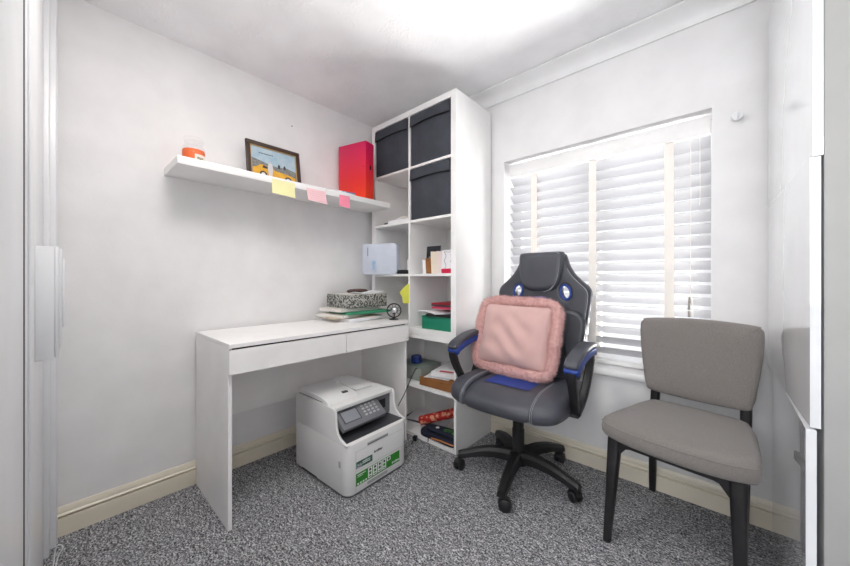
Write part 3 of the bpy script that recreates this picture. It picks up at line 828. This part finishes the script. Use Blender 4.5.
cp = thing('clear_tub', 'clear plastic tub beside the brown box on the middle shelf', 'tub', (.375, -.25, z))
g = G()
g.box((-.12, -.10, 0), (.12, .10, .004)); g.box((-.12, -.10, .004), (-.117, .10, .085)); g.box((.117, -.10, .004), (.12, .10, .085)); g.box((-.117, -.10, .004), (.117, -.097, .085)); g.box((-.117, .097, .004), (.117, .10, .085))
g.build('tub', fb, cp); G().box((-.124, -.104, .0855), (.124, .104, .092), .003).build('lid', mat('tub_lid', (150, 168, 160), .3, alpha=.7), cp)
for k in range(5):
    G().lathe([(.001, 0), (.018, 0), (.02, .03), (.012, .05), (.001, .052)], (-.08 + .04 * k, -.04 + .05 * (k % 2), .0045), 12).build('content', [paper2_m, print_s, fold_g, paper_m, print_d][k], cp)
bc_ = thing('blue_cap', 'blue plastic cap standing on the clear tub', 'cap', (.375, -.27, z + .0925))
G().lathe([(.001, 0), (.036, 0), (.038, .006), (.038, .042), (.034, .048), (.001, .050)], n=24).build('cap_body', mat('blue_plastic', (16, 42, 120), .35), bc_)
G().lathe([(.0385, .010), (.0395, .012), (.0395, .018), (.0385, .020)], n=24).build('cap_ring', blue_m, bc_)
# low case, bottom bay
z = .0228
sheet('paper_stack', .30, .21, .010, (.425, -.19, z), 14, paper_m, 'white papers lying at the back of the bottom shelf', 'paper', 'papers on the bottom shelf')
sheet('magazine', .26, .18, .006, (.400, -.21, z + .0110), 8, print_d, 'dark magazine among the white papers on the bottom shelf', 'magazine')
sheet('paper_sheet', .26, .18, .004, (.415, -.20, z + .0180), 16, paper_m, 'white sheet on top of the dark magazine', 'paper', 'papers on the bottom shelf', curl=.012)
rt_ = thing('wrapping_roll', 'red patterned wrapping roll lying across the bottom shelf', 'roll', (.60, -.27, z + .055))
redpat = mat('red_patterned_paper', (176, 30, 28), .5, var=(38, .50, .58), col2=(216, 150, 120))
a_, b_ = Vector((-.140, -.055, -.008)), Vector((.165, .080, .110))
G().tube([a_, a_ + (b_ - a_) * .02, a_ + (b_ - a_) * .98, b_], [.024, .030, .030, .026], 18).build('roll', redpat, rt_)
G().tube([a_ - (b_ - a_) * .004, a_ + (b_ - a_) * .004], .012, 12).build('core', mat('red_core', (210, 60, 40), .5), rt_)
nb_ = thing('navy_bag', 'folded navy fabric bag with green print and orange trim on the bottom shelf', 'bag', (.665, -.315, z))
g = G()
pl = smooth_loop([(-.150, -.030, 0), (-.125, -.085, 0), (-.02, -.086, 0), (.120, -.084, 0), (.128, -.03, 0), (.120, .02, 0), (.03, .02, 0), (-.09, -.005, 0)], 5)
pl = [(p[0], p[1]) for p in pl]
g.prism(pl, 2, 0, .036, bev=.010, seg=3); g.build('bag_body', navy_m, nb_)
g = G(); g.prism([(p[0] * .86 + .012, p[1] * .8) for p in pl], 2, .0365, .062, bev=.009, seg=3); g.build('folded_flap', navy_m, nb_)
G().tube(smooth_path([(-.04, -.088, .012), (.03, -.090, .020), (.09, -.088, .020), (.128, -.082, .018)]), .0045, 6).build('orange_trim', mat('orange_trim', (200, 128, 76), .7), nb_)
G().prism([(p[0] * .38 + .075, p[1] * .42 - .012) for p in pl], 2, .0622, .0645).build('green_print', mat('green_print', (70, 130, 62), .6, var=(46, .46, .54), col2=(30, 40, 44)), nb_)
for k in range(5):
    a = R(72 * k); G().lathe([(.001, 0), (.006, .0), (.005, .003), (.001, .004)], (-.03 + .007 * math.cos(a), -.035 + .007 * math.sin(a), .0618), 8).build('white_motif', paper_m, nb_)
G().tube(smooth_path([(-.05, -.080, .02), (-.055, -.094, .012), (-.055, -.099, -.012)]), .003, 6).build('strap', navy_m, nb_)
# black cable from the printer up past the desk leg, plug on the carpet
tag(G().tube(smooth_path([(.56, -.62, .28), (.55, -.56, .33), (.535, -.49, .40), (.525, -.435, .45), (.50, -.395, .44)]), .003, 6).build('power_cable', black_p), 'thin black cable running from the printer to the low bookcase', 'cable')
pg = thing('power_plug', 'black power plug on the carpet between desk and bookcase', 'plug', (.525, -.440, 0), 20)
G().box((-.013, -.012, 0), (.013, .012, .03), .004, 2).build('plug_body', black_p, pg)
G().tube(smooth_path([(.0, -.015, .02), (.01, -.035, .025), (0, -.06, .006)]), .003, 6).build('lead', black_p, pg)

# ---------------------------------------------------------------- printer
pt = thing('laser_printer', 'white multifunction laser printer with green sticker on the carpet under the desk', 'printer', (.452, -.868, 0), 2)
def plan(hx0, hx1, hy, r, rb, n=6):
    out = []
    for cx, cy, rr_, a in ((hx1 - r, hy - r, r, 0), (hx0 + rb, hy - rb, rb, 90), (hx0 + rb, -hy + rb, rb, 180), (hx1 - r, -hy + r, r, 270)):
        for k in range(n + 1):
            t = R(a + 90 * k / n); out.append((cx + rr_ * math.cos(t), cy + rr_ * math.sin(t)))
    return out
PW = .200
G().prism(plan(-.222, .222, .192, .04, .01), 2, 0, .014).build('base', print_g, pt)
G().prism(plan(-.23, .23, PW, .042, .012), 2, .012, .250, bev=.006, seg=2).build('body', print_w, pt)
G().box((-.228, -.1855, .250), (.02, .1855, .375), .004).build('rear_housing', print_w, pt)
for s in (-1, 1):
    pr = [(-.228, .245), (.222, .245), (.226, .251), (.205, .256), (.175, .266), (.152, .284), (.142, .312), (.138, .345), (.136, .378), (.128, .391), (.115, .396), (-.228, .396)]
    a, b_ = sorted((s * PW, s * (PW - .014)))
    G().prism(pr, 1, a, b_, bev=.004, seg=2).build('side_cheek', print_w, pt)
G().box((-.228, -.1855, .376), (.122, .1855, .396), .004, 2).build('scanner_top', print_w, pt)
G().box((.02, -.1855, .2505), (.205, .1855, .2535)).build('output_tray', print_d, pt)
G().box((.0205, -.1855, .254), (.026, .1855, .3755)).build('recess_back', print_g, pt)
G().box((.100, .085, .262), (.106, .1855, .3755)).build('recess_side_panel', print_g, pt)
G().box((.1065, .105, .30), (.109, .150, .35)).build('slot', print_k, pt)
G().box((.060, -.184, .2536), (.072, .084, .30)).build('paper_stop', print_k, pt)
Mp = frame_M((.096, -.045, .374), (0, 1, 0), (.80, 0, -.60), (.60, 0, .80))  # x along width, y down-front, z out
g = G(); g.box((-.138, 0, -.026), (.134, .112, 0), .004, 2, 0, Mp); cpn = g.build('control_panel', print_g, pt)
G().box((-.112, .022, .0002), (-.020, .082, .0020), .0006, 1, 0, Mp).build('display', mat('display_glass', (140, 144, 150), .2), cpn)
G().box((-.118, .018, .0001), (-.014, .086, .0008), 0, 1, 0, Mp).build('display_bezel', print_d, cpn)
kb0 = None
for r_ in range(4):
    for c_ in range(4):
        x, y = .018 + .026 * c_, .024 + .018 * r_
        if kb0 is None:
            kb0 = G().box((-.008, -.005, 0), (.008, .005, .0022), .001, 1).xf(Mp.to_3x3().to_4x4()).build('key', print_s, cpn)
            kb0.location = Mp @ Vector((x, y, .0002))
        else:
            copy_part(kb0, cpn, Mp @ Vector((x, y, .0002)))
# document feeder on the lid
g = G(); g.prism([(-.215, .3965), (-.215, .425), (-.185, .434), (.0, .424), (.055, .412), (.07, .3965)], 1, -.192, -.005, bev=.004, seg=2); g.build('feeder_cover', print_w, pt)
g = G(); g.prism([(-.20, .3965), (-.20, .404), (.02, .402), (.04, .3965)], 1, -.003, .185, bev=.001, seg=1); g.build('feeder_tray', print_w, pt)
g = G(); g.prism([(-.20, .425), (-.20, .430), (.02, .412), (.02, .407)], 1, .012, .130, bev=.001, seg=1); g.build('paper_support', print_w, pt)
G().box((-.17, -.014, .4245), (-.12, .020, .437), .004).build('feeder_guide', paper_m, pt)
G().box((.01, -.075, .4185), (.03, -.045, .4245), .001).build('feeder_slot', print_d, pt)
G().box((-.20, -.1935, .402), (.02, -.1925, .4045)).build('feeder_seam', print_d, pt)
# front: seams, handles, logo, stickers (front plane x = .2302)
FX = .2302
def fbox(y0, y1, z0, z1, m, name, t=.0006, x=FX): return G().box((x, y0, z0), (x + t, y1, z1)).build(name, m, pt)
fbox(-.150, .158, .1150, .1165, print_s, 'drawer_seam')
fbox(-.150, .158, .2080, .2090, print_s, 'door_seam')
fbox(-.152, -.1505, .02, .209, print_s, 'side_seam')
fbox(-.082, .055, .212, .226, print_s, 'door_handle'); fbox(-.080, .053, .214, .220, print_g, 'handle_shadow', x=FX + .0006)
fbox(-.082, .050, .024, .038, print_s, 'tray_handle')
fbox(-.150, -.050, .126, .158, mat('dark_teal_sticker', (40, 82, 70), .4, var=(70, .42, .58), col2=(96, 140, 120)), 'photo_sticker')
fbox(-.146, -.118, .128, .146, mat('sticker_mono', (70, 74, 82), .4, var=(160, .45, .55), col2=(214, 216, 220)), 'sticker_figures', x=FX + .0006)
for k in range(2): fbox(-.112, -.066, .146 - .008 * k, .149 - .008 * k, ink_w, 'sticker_text_line', x=FX + .0006)
fbox(-.150, .138, .046, .104, sticker_g, 'green_sticker')
Mt = frame_M((FX + .0009, 0, 0), (0, 1, 0), (0, 0, 1), (1, 0, 0))
def ptext(txt, y, z_, size, m, name, x=.0009):
    g = text_g(txt, size); M2 = Matrix.Translation((FX + x, y, z_)) @ Mt.to_3x3().to_4x4(); g.xf(M2); return g.build(name, m, pt, smooth=0)
ptext('brother', -.040, .160, .018, ink_k, 'logo')
ptext('brother', .082, .054, .017, ink_w, 'sticker_logo', .0010)
icon_w = ink_w
for k in range(5):
    y = -.078 + .031 * k; h0 = .052 if k < 4 else .082
    fbox(y, y + .026, h0, .1015, ink_w, 'sticker_tile', x=FX + .0006)
    fbox(y + .007, y + .019, .086, .097, ink_k, 'tile_icon', x=FX + .0012)
    if k < 4:
        fbox(y + .006, y + .020, .068, .080, sticker_g, 'tile_icon', x=FX + .0012)
        fbox(y + .005, y + .021, .057, .061, ink_k, 'tile_text', x=FX + .0012)
fbox(-.142, -.092, .093, .096, ink_w, 'sticker_text_line', x=FX + .0006); fbox(-.142, -.110, .086, .088, ink_w, 'sticker_text_line', x=FX + .0006)
for k in range(4): fbox(-.143 + .016 * k, -.133 + .016 * k, .050, .058, ink_w, 'sticker_icon', x=FX + .0006)
G().box((.165, -.2012, .135), (.180, -.2002, .165), .0003, 1).build('side_vent', print_s, pt)
G().box((-.16, -.2006, .012), (-.02, -.2000, .020)).build('side_foot_gap', print_d, pt)

# ---------------------------------------------------------------- gaming chair (front = local -Y)
gc = thing('gaming_chair', 'dark grey and blue gaming chair on castors in front of the window', 'chair', (1.172, -.340, 0), 1.0)
base = None
g = G(); g.lathe([(.001, .068), (.050, .068), (.055, .085), (.050, .125), (.036, .132), (.001, .132)], n=24)
hub = g.build('base_hub', black_p, gc)
ca0 = None; leg0 = None
for k in range(5):
    a = R(210.6 - 1.0 + 72 * k)
    if leg0 is None:
        g = G(); pth = smooth_path([(.030, 0, .104), (.12, 0, .112), (.20, 0, .104), (.27, 0, .086), (.312, 0, .074)], 4)
        n = len(pth); rg = []
        for i, p in enumerate(pth):
            t = i / (n - 1); w = .030 - .011 * t; hh = .026 - .011 * t
            sec = [(-w, -hh), (w, -hh), (w * .95, hh * .3), (w * .55, hh), (-w * .55, hh), (-w * .95, hh * .3)]
            rg.append([(p[0], q[0], p[2] + q[1]) for q in sec])
        g.rings(rg); leg0 = g.build('base_leg', black_p, gc, smooth=25); leg = leg0
        leg.rotation_euler = (0, 0, a)
        cg = G(); cg.cyl((0, 0, .05), (0, 0, .070), .009, n=10)
        for s in (-1, 1):
            Mw = Matrix.Translation((.012, s * .014, .028)) @ Matrix.Rotation(R(90), 4, 'X')
            cg.lathe([(.001, -.010), (.020, -.010), (.027, -.006), (.028, 0), (.027, .006), (.020, .010), (.001, .010)], n=22, M=Mw)
        hood = [(.012 + .030 * math.cos(R(t)), .030 + .030 * math.sin(R(t))) for t in range(-10, 171, 15)] + [(.012, .030)]
        cg.prism(hood, 1, -.012, .012, bev=.001, seg=1)
        ca0 = cg.build('castor', black_p, gc); cst = ca0
    else:
        leg = copy_part(leg0, gc, rot=(0, 0, a)); cst = copy_part(ca0, gc)
    cst.location = (.300 * math.cos(a), .300 * math.sin(a), 0); cst.rotation_euler = (0, 0, a + R(60 + 47 * k))
G().lathe([(.001, .128), (.031, .128), (.031, .24), (.028, .243), (.028, .33), (.025, .333), (.025, .395), (.001, .395)], n=24).build('gas_lift', black_p, gc)
G().box((-.10, -.09, .392), (.10, .13, .418), .006).build('seat_plate', black_p, gc)
# seat: three puffed panels side by side
def seat_part(x0, x1, outer, name, m, nx=13, nr=28):
    rg = []
    for i in range(nx):
        t = i / (nx - 1); x = x0 + (x1 - x0) * t
        ex = abs(x) / .287; tap = max(0.0, 1 - ex ** 5) ** (1 / 3.2)
        seam = min(t, 1 - t) * abs(x1 - x0)
        dip = .007 * math.exp(-(seam / .010) ** 2)
        if outer:
            d_in = (abs(x) - min(abs(x0), abs(x1)))
            dip = .007 * math.exp(-(d_in / .010) ** 2)
        af = (.300 - .030 * (abs(x) / .287) ** 2 - dip) * (.72 + .28 * tap); ab = .225 * (.8 + .2 * tap)
        bh = (.058 + (.010 if outer else 0)) * (.35 + .65 * tap) - dip; zc = .448 + (.004 if outer else 0)
        ring = []
        for k in range(nr):
            th = 2 * math.pi * k / nr; c, s_ = math.cos(th), math.sin(th)
            y = (abs(c) ** (2 / 3.4)) * (1 if c > 0 else -1); zz = (abs(s_) ** (2 / 2.7)) * (1 if s_ > 0 else -1)
            yy = y * ab if y > 0 else y * af
            drop = .018 * max(0, -yy - .19) / .1
            ring.append((x * .975 + .010, yy, zc + zz * bh - drop))
        rg.append(ring)
    G().rings(rg).build(name, m, gc, smooth=60)
    return rg
seat_part(-.168, .168, False, 'seat_centre', leather)
r1_ = seat_part(.169, .287, True, 'seat_bolster', leather); r2_ = seat_part(-.287, -.169, True, 'seat_bolster', leather)
for rg, idx in ((r1_, 1), (r2_, -2)):
    for off in (.007, .014):
        ring = [Vector(p) for p in rg[idx]]
        sel = [ring[k] for k in list(range(7, 19))]
        sgn = 1 if idx == 1 else -1
        pth = [p + Vector((sgn * (off - .008), -.0015 if p.y < -.2 else 0, .0018 if p.z > .45 else -.0005)) for p in sel]
        G().tube(smooth_path(pth, 3), .0008, 4).build('seat_stitching', stitch_m, gc)
g = G(); g.grid(lambda u, v: (-.105 + .23 * u, -.165 + .26 * v, .5072), 9, 12)
n0 = len(g.v); g.v += [(x, y, z_ - .006) for x, y, z_ in g.v]; g.f += [tuple(i + n0 for i in f[::-1]) for f in g.f]; g.m = [0] * len(g.f)
g.build('blue_seat_panel', blue_m, gc, recalc=False)
# back: outlined shell with two openings
half = [(.0, 1.163), (.09, 1.163), (.122, 1.155), (.134, 1.125), (.150, 1.085), (.178, 1.042), (.215, 1.006), (.246, .978), (.260, .952), (.262, .92), (.255, .85), (.246, .76), (.238, .68), (.226, .58), (.21, .48), (.20, .44), (.10, .43), (.0, .43)]
outl = [(x, z_) for x, z_ in half] + [(-x, z_) for x, z_ in half[-2:0:-1]]
outl = [(p[0], p[1]) for p in smooth_loop([(x, z_, 0) for x, z_ in outl], 3)]
HOLE = [(.138, .947), (-.132, .947)]
def ell(cx, cy, rx, ry, n=24, tilt=0.0):
    return [(cx + rx * math.cos(2 * math.pi * k / n) + tilt * ry * math.sin(2 * math.pi * k / n), cy + ry * math.sin(2 * math.pi * k / n)) for k in range(n)]
holes = [ell(cx, cy, .024, .036, tilt=-.15 if cx > 0 else .15)[::-1] for cx, cy in HOLE]
def back_M(y0): # XY outline (z thickness, + = out the front) -> chair space; leaning slightly back
    lean_ = math.tan(R(6))
    return Matrix(((1, 0, 0, 0), (0, lean_, -1, y0 - .45 * lean_), (0, 1, 0, 0), (0, 0, 0, 1)))
BM = Matrix.Translation((.030, 0, 0)) @ back_M(.195)
g = curve_mesh([outl] + holes, .012, .022, 4); g.xf(BM); g.build('backrest', leather2, gc, smooth=60)
for cx, cy in HOLE:
    e1 = ell(cx, cy, .026, .038, 28, tilt=-.15 if cx > 0 else .15)
    G().tube([BM @ Vector((p[0], p[1], .030)) for p in e1], .0065, 8, closed=True).build('opening_trim', blue_m, gc)
hp = [(.0, 1.170), (.10, 1.170), (.124, 1.160), (.127, 1.12), (.122, 1.06), (.112, 1.01), (.090, .970), (.050, .953), (.0, .950)]
hp = hp + [(-x, z_) for x, z_ in hp[-2:0:-1]]
hp = [(p[0], p[1]) for p in smooth_loop([(x, z_, 0) for x, z_ in hp], 3)]
g = curve_mesh([hp], .006, .030, 6)
g.xf(BM @ Matrix.Translation((0, 0, .030))); g.build('headrest_pad', leather, gc, smooth=60)
rpts = [p for p in hp if p[0] > .04]
for off in (.004, .009):
    G().tube([BM @ Vector((p[0] - .012 - off, p[1] - .004, .0615)) for p in rpts], .0010, 4).build('headrest_stitching', stitch_m, gc)
op = [(x * .955, .45 + (z_ - .45) * .985) for x, z_ in half if z_ < 1.12 and x > .12]
G().tube(smooth_path([BM @ Vector((x, z_, .034)) for x, z_ in op], 3), .0012, 4).build('back_stitching', stitch_m, gc)
lp = smooth_loop([(0, .922, 0), (.06, .905, 0), (.085, .86, 0), (.09, .70, 0), (.08, .55, 0), (0, .54, 0), (-.08, .55, 0), (-.09, .70, 0), (-.085, .86, 0), (-.06, .905, 0)], 4)
g = curve_mesh([[(p[0], p[1]) for p in lp]], .002, .012, 3); g.xf(BM @ Matrix.Translation((0, 0, .034))); g.build('blue_back_panel', blue_m, gc, smooth=60)
for s in (-1, 1):   # side wings of the back
    wp = smooth_loop([(s * .13, .84, 0), (s * .20, .85, 0), (s * .245, .80, 0), (s * .238, .68, 0), (s * .220, .56, 0), (s * .17, .54, 0), (s * .14, .66, 0)], 4)
    if s < 0: wp = wp[::-1]
    g = curve_mesh([[(p[0], p[1]) for p in wp]], .002, .020, 4); g.xf(BM @ Matrix.Translation((0, 0, .036))); g.build('side_wing', leather2, gc, smooth=60)
# armrests
for s in (-1, 1):
    X0 = s * .303 + .016
    arc = smooth_path([(X0, -.185, .640), (X0, -.160, .662), (X0, -.105, .680), (X0, -.03, .695), (X0, .06, .700), (X0, .115, .690)], 5)
    k = [.75, .9] + [1] * (len(arc) - 4) + [.9, .7]
    arm = G().sweep(arc, [(q[0], q[1] + .008) for q in rrect(.030, .014, .010, 4)], scale=k).build('arm_pad', leather, gc, smooth=60)
    G().sweep([p - Vector((0, 0, .020)) for p in arc], rrect(.031, .017, .006, 3), scale=k).build('blue_arm_band', blue_m, arm, smooth=60)
    fp = smooth_path([(X0, -.180, .628), (X0, -.176, .60), (X0 - s * .002, -.150, .545), (X0 - s * .008, -.110, .480), (X0 - s * .012, -.075, .430)], 5)
    G().sweep(fp, rrect(.020, .020, .008, 3), up=(0, 1, 0), scale=[1.0 - .25 * i / (len(fp) - 1) for i in range(len(fp))]).build('front_strut', black_p, arm, smooth=60)
    bp_ = smooth_path([(X0, .105, .672), (X0, .100, .62), (X0 - s * .004, .06, .53), (X0 - s * .010, .0, .455), (X0 - s * .012, -.075, .425)], 5)
    G().sweep(bp_, rrect(.017, .018, .007, 3), up=(0, 1, 0)).build('rear_strut', black_p, arm, smooth=60)
    a, b_ = sorted((s * .085, s * .303 + .016)); G().box((a, -.085, .404), (b_, -.035, .418), .003).build('arm_bracket', black_p, arm)

# ---------------------------------------------------------------- pink cushion with fur trim
import mathutils.noise as mn
cu = thing('cushion', 'pink velvet cushion with a fluffy fur border propped on the gaming chair', 'cushion', (1.128, -.355, .518))
CW, CH = .236, .200
tl_ = R(19)
ex, ey, ez = Vector((.999, -.03, -.012)), Vector((.010, math.sin(tl_), math.cos(tl_))), Vector((0, -math.cos(tl_), math.sin(tl_)))
MC = frame_M(Vector((0, 0, CH)) + Vector((0, .062, -.005)), ex, ey, ez)
def pil(sgn):
    def f(u, v):
        a, b_ = -1 + 2 * u, -1 + 2 * v
        pin = 1 - .05 * (1 - a * a) * 0
        x = a * CW * .86 * (1 - .04 * (1 - b_ * b_)); y = b_ * CH * .86 * (1 - .04 * (1 - a * a))
        t = ((1 - a ** 4) * (1 - b_ ** 4)) ** .5 * .064
        w = mn.noise(Vector((a * 2.2, b_ * 2.2, 3))) * .014 + .008 * math.sin(9 * (a * .6 + b_ * 1.0) + 2 * math.sin(3 * a)) * (1 - a * a)
        t = t + w * ((1 - a ** 2) * (1 - b_ ** 2)) ** .5
        return MC @ Vector((x, y, sgn * max(t, 0)))
    return f
g = G(); g.grid(pil(1), 33, 33); n0 = len(g.v); g.grid(pil(-.85), 33, 33)
g.f = g.f[:32 * 32] + [f[::-1] for f in g.f[32 * 32:]]
o = g.build('cushion_cover', pink_m, cu, smooth=80, recalc=False)
ringp = []
NB = 160
for k in range(NB):
    th = 2 * math.pi * k / NB; c, s_ = math.cos(th), math.sin(th)
    x = (abs(c) ** (2 / 7.0)) * (1 if c > 0 else -1) * CW * .93; y = (abs(s_) ** (2 / 7.0)) * (1 if s_ > 0 else -1) * CH * .93
    ringp.append((x, y))
# even out spacing
per = [0]
for k in range(NB): per.append(per[-1] + math.dist(ringp[k], ringp[(k + 1) % NB]))
ev = []; j_ = 0
for k in range(120):
    d = per[-1] * k / 120
    while per[j_ + 1] < d: j_ += 1
    t = (d - per[j_]) / max(1e-9, per[j_ + 1] - per[j_]); p, q = ringp[j_], ringp[(j_ + 1) % NB]
    ev.append((p[0] + (q[0] - p[0]) * t, p[1] + (q[1] - p[1]) * t))
rad = [.027 + .005 * mn.noise(Vector((p[0] * 25, p[1] * 25, 1))) for p in ev]
pts3 = [MC @ Vector((p[0], p[1], .003 * math.sin(i * .7))) for i, p in enumerate(ev)]
G().tube(pts3, rad, 12, closed=True).build('fur_trim', fur_m, cu, smooth=80)
vs_, fs_ = [], []
rnd = random.Random(3)
for i in range(26000):
    k = rnd.random() * 120; a = int(k) % 120; b2 = (a + 1) % 120; t = k - int(k)
    P0 = pts3[a].lerp(pts3[b2], t); T = (pts3[b2] - pts3[a]).normalized(); r0 = rad[a]
    th = rnd.random() * 2 * math.pi
    N1 = T.cross(ez).normalized(); d = N1 * math.cos(th) + ez * math.sin(th)
    root = P0 + d * r0 * .85
    L = .010 + .010 * rnd.random()
    tipd = (d + Vector((rnd.uniform(-.6, .6), rnd.uniform(-.6, .6), rnd.uniform(-.7, .4)))).normalized()
    side = tipd.cross(Vector((rnd.uniform(-1, 1), rnd.uniform(-1, 1), rnd.uniform(-1, 1)))).normalized() * .0011
    n0 = len(vs_); vs_ += [root - side, root + side, root + tipd * L]; fs_.append((n0, n0 + 1, n0 + 2))
fz = G().add(vs_, fs_).build('fur_strands', fur_m, cu, smooth=0, recalc=False); fz['kind'] = 'stuff'

# ---------------------------------------------------------------- grey upholstered chair (front = local -Y)
ch = thing('dining_chair', 'grey fabric dining chair with black wooden legs below the window', 'chair', (1.85, -.31, 0), -9)
# seat pad: rounded trapezoid, domed
sp_ = smooth_loop([(-.215, -.205, 0), (-.10, -.245, 0), (.10, -.245, 0), (.215, -.205, 0), (.226, -.15, 0), (.205, .0, 0), (.178, .13, 0), (.13, .185, 0), (-.13, .185, 0), (-.178, .13, 0), (-.205, .0, 0), (-.226, -.15, 0)], 6)
rg = []
for sc_, z_ in ((.90, .392), (.965, .396), (.995, .408), (1.0, .428), (.992, .446), (.965, .460), (.90, .468), (.70, .474), (.40, .478), (.12, .479)):
    rg.append([(p[0] * sc_, (p[1] + .03) * sc_ - .03, z_ + .006 * max(0, p[1] * sc_) / .2) for p in sp_])
G().rings(rg).build('seat', fabric, ch, smooth=60)
G().tube([(p[0] * .990, (p[1] + .03) * .990 - .03, .4455 + .006 * max(0, p[1]) / .2) for p in sp_], .0026, 6, closed=True).build('seat_piping', fabric, ch, smooth=60)
# backrest pad, gently wrapped
bo = smooth_loop([(-.172, .838, 0), (0, .846, 0), (.172, .838, 0), (.194, .828, 0), (.203, .805, 0), (.200, .72, 0), (.186, .60, 0), (.176, .540, 0), (.150, .512, 0), (0, .500, 0), (-.150, .512, 0), (-.176, .540, 0), (-.186, .60, 0), (-.200, .72, 0), (-.203, .805, 0), (-.194, .828, 0)], 6)
rg = []
def bk(p, sc_, y):
    x = p[0] * sc_; z_ = .675 + (p[1] - .675) * sc_
    return (x, .185 + y - .9 * x * x + .10 * (z_ - .5) , z_)
for sc_, y in ((.10, .030), (.5, .030), (.90, .027), (.975, .018), (1.0, .004), (.995, -.012), (.965, -.023), (.90, -.029), (.70, -.032), (.40, -.034), (.10, -.034)):
    rg.append([bk(p, sc_, y) for p in bo])
G().rings(rg).build('backrest', fabric, ch, smooth=60)
def taper(p0, p1, a, b_, name, p2=None):
    pth = [p0, p1] if p2 is None else smooth_path([p0, p1, p2], 5)
    n = len(pth); g = G(); rg = []
    for i, p in enumerate(pth):
        t = i / (n - 1); w = a[0] + (b_[0] - a[0]) * t; d = a[1] + (b_[1] - a[1]) * t
        rg.append([(p[0] + q[0], p[1] + q[1], p[2]) for q in rrect(w, d, min(w, d) * .5, 3)])
    g.rings(rg).build(name, blackw, ch, smooth=50)
for s in (-1, 1):
    taper((s * .19, -.232, 0), (s * .178, -.185, .392), (.0125, .0125), (.022, .024), 'leg')
    taper((s * .160 - .022, .262, 0), (s * .155 - .006, .205, .36), (.0125, .0125), (.019, .020), 'leg', (s * .148, .232, .66))
    # bracket between leg and rail
    a, b_ = sorted((s * .158, s * .09))
    g = G(); g.prism([(s * .162, .33), (s * .168, .392), (s * .08, .392), (s * .09, .380), (s * .135, .366)], 1, -.205, -.180); g.build('corner_bracket', blackw, ch)
    a, b_ = sorted((s * .165, s * .185))
    G().prism([(-.175, .362), (-.175, .391), (.20, .391), (.20, .362)], 0, a, b_).build('side_rail', blackw, ch)
G().box((-.165, -.202, .368), (.165, -.182, .3915), .002).build('front_rail', blackw, ch)
G().box((-.150, .180, .362), (.150, .200, .3915), .002).build('rear_rail', blackw, ch)
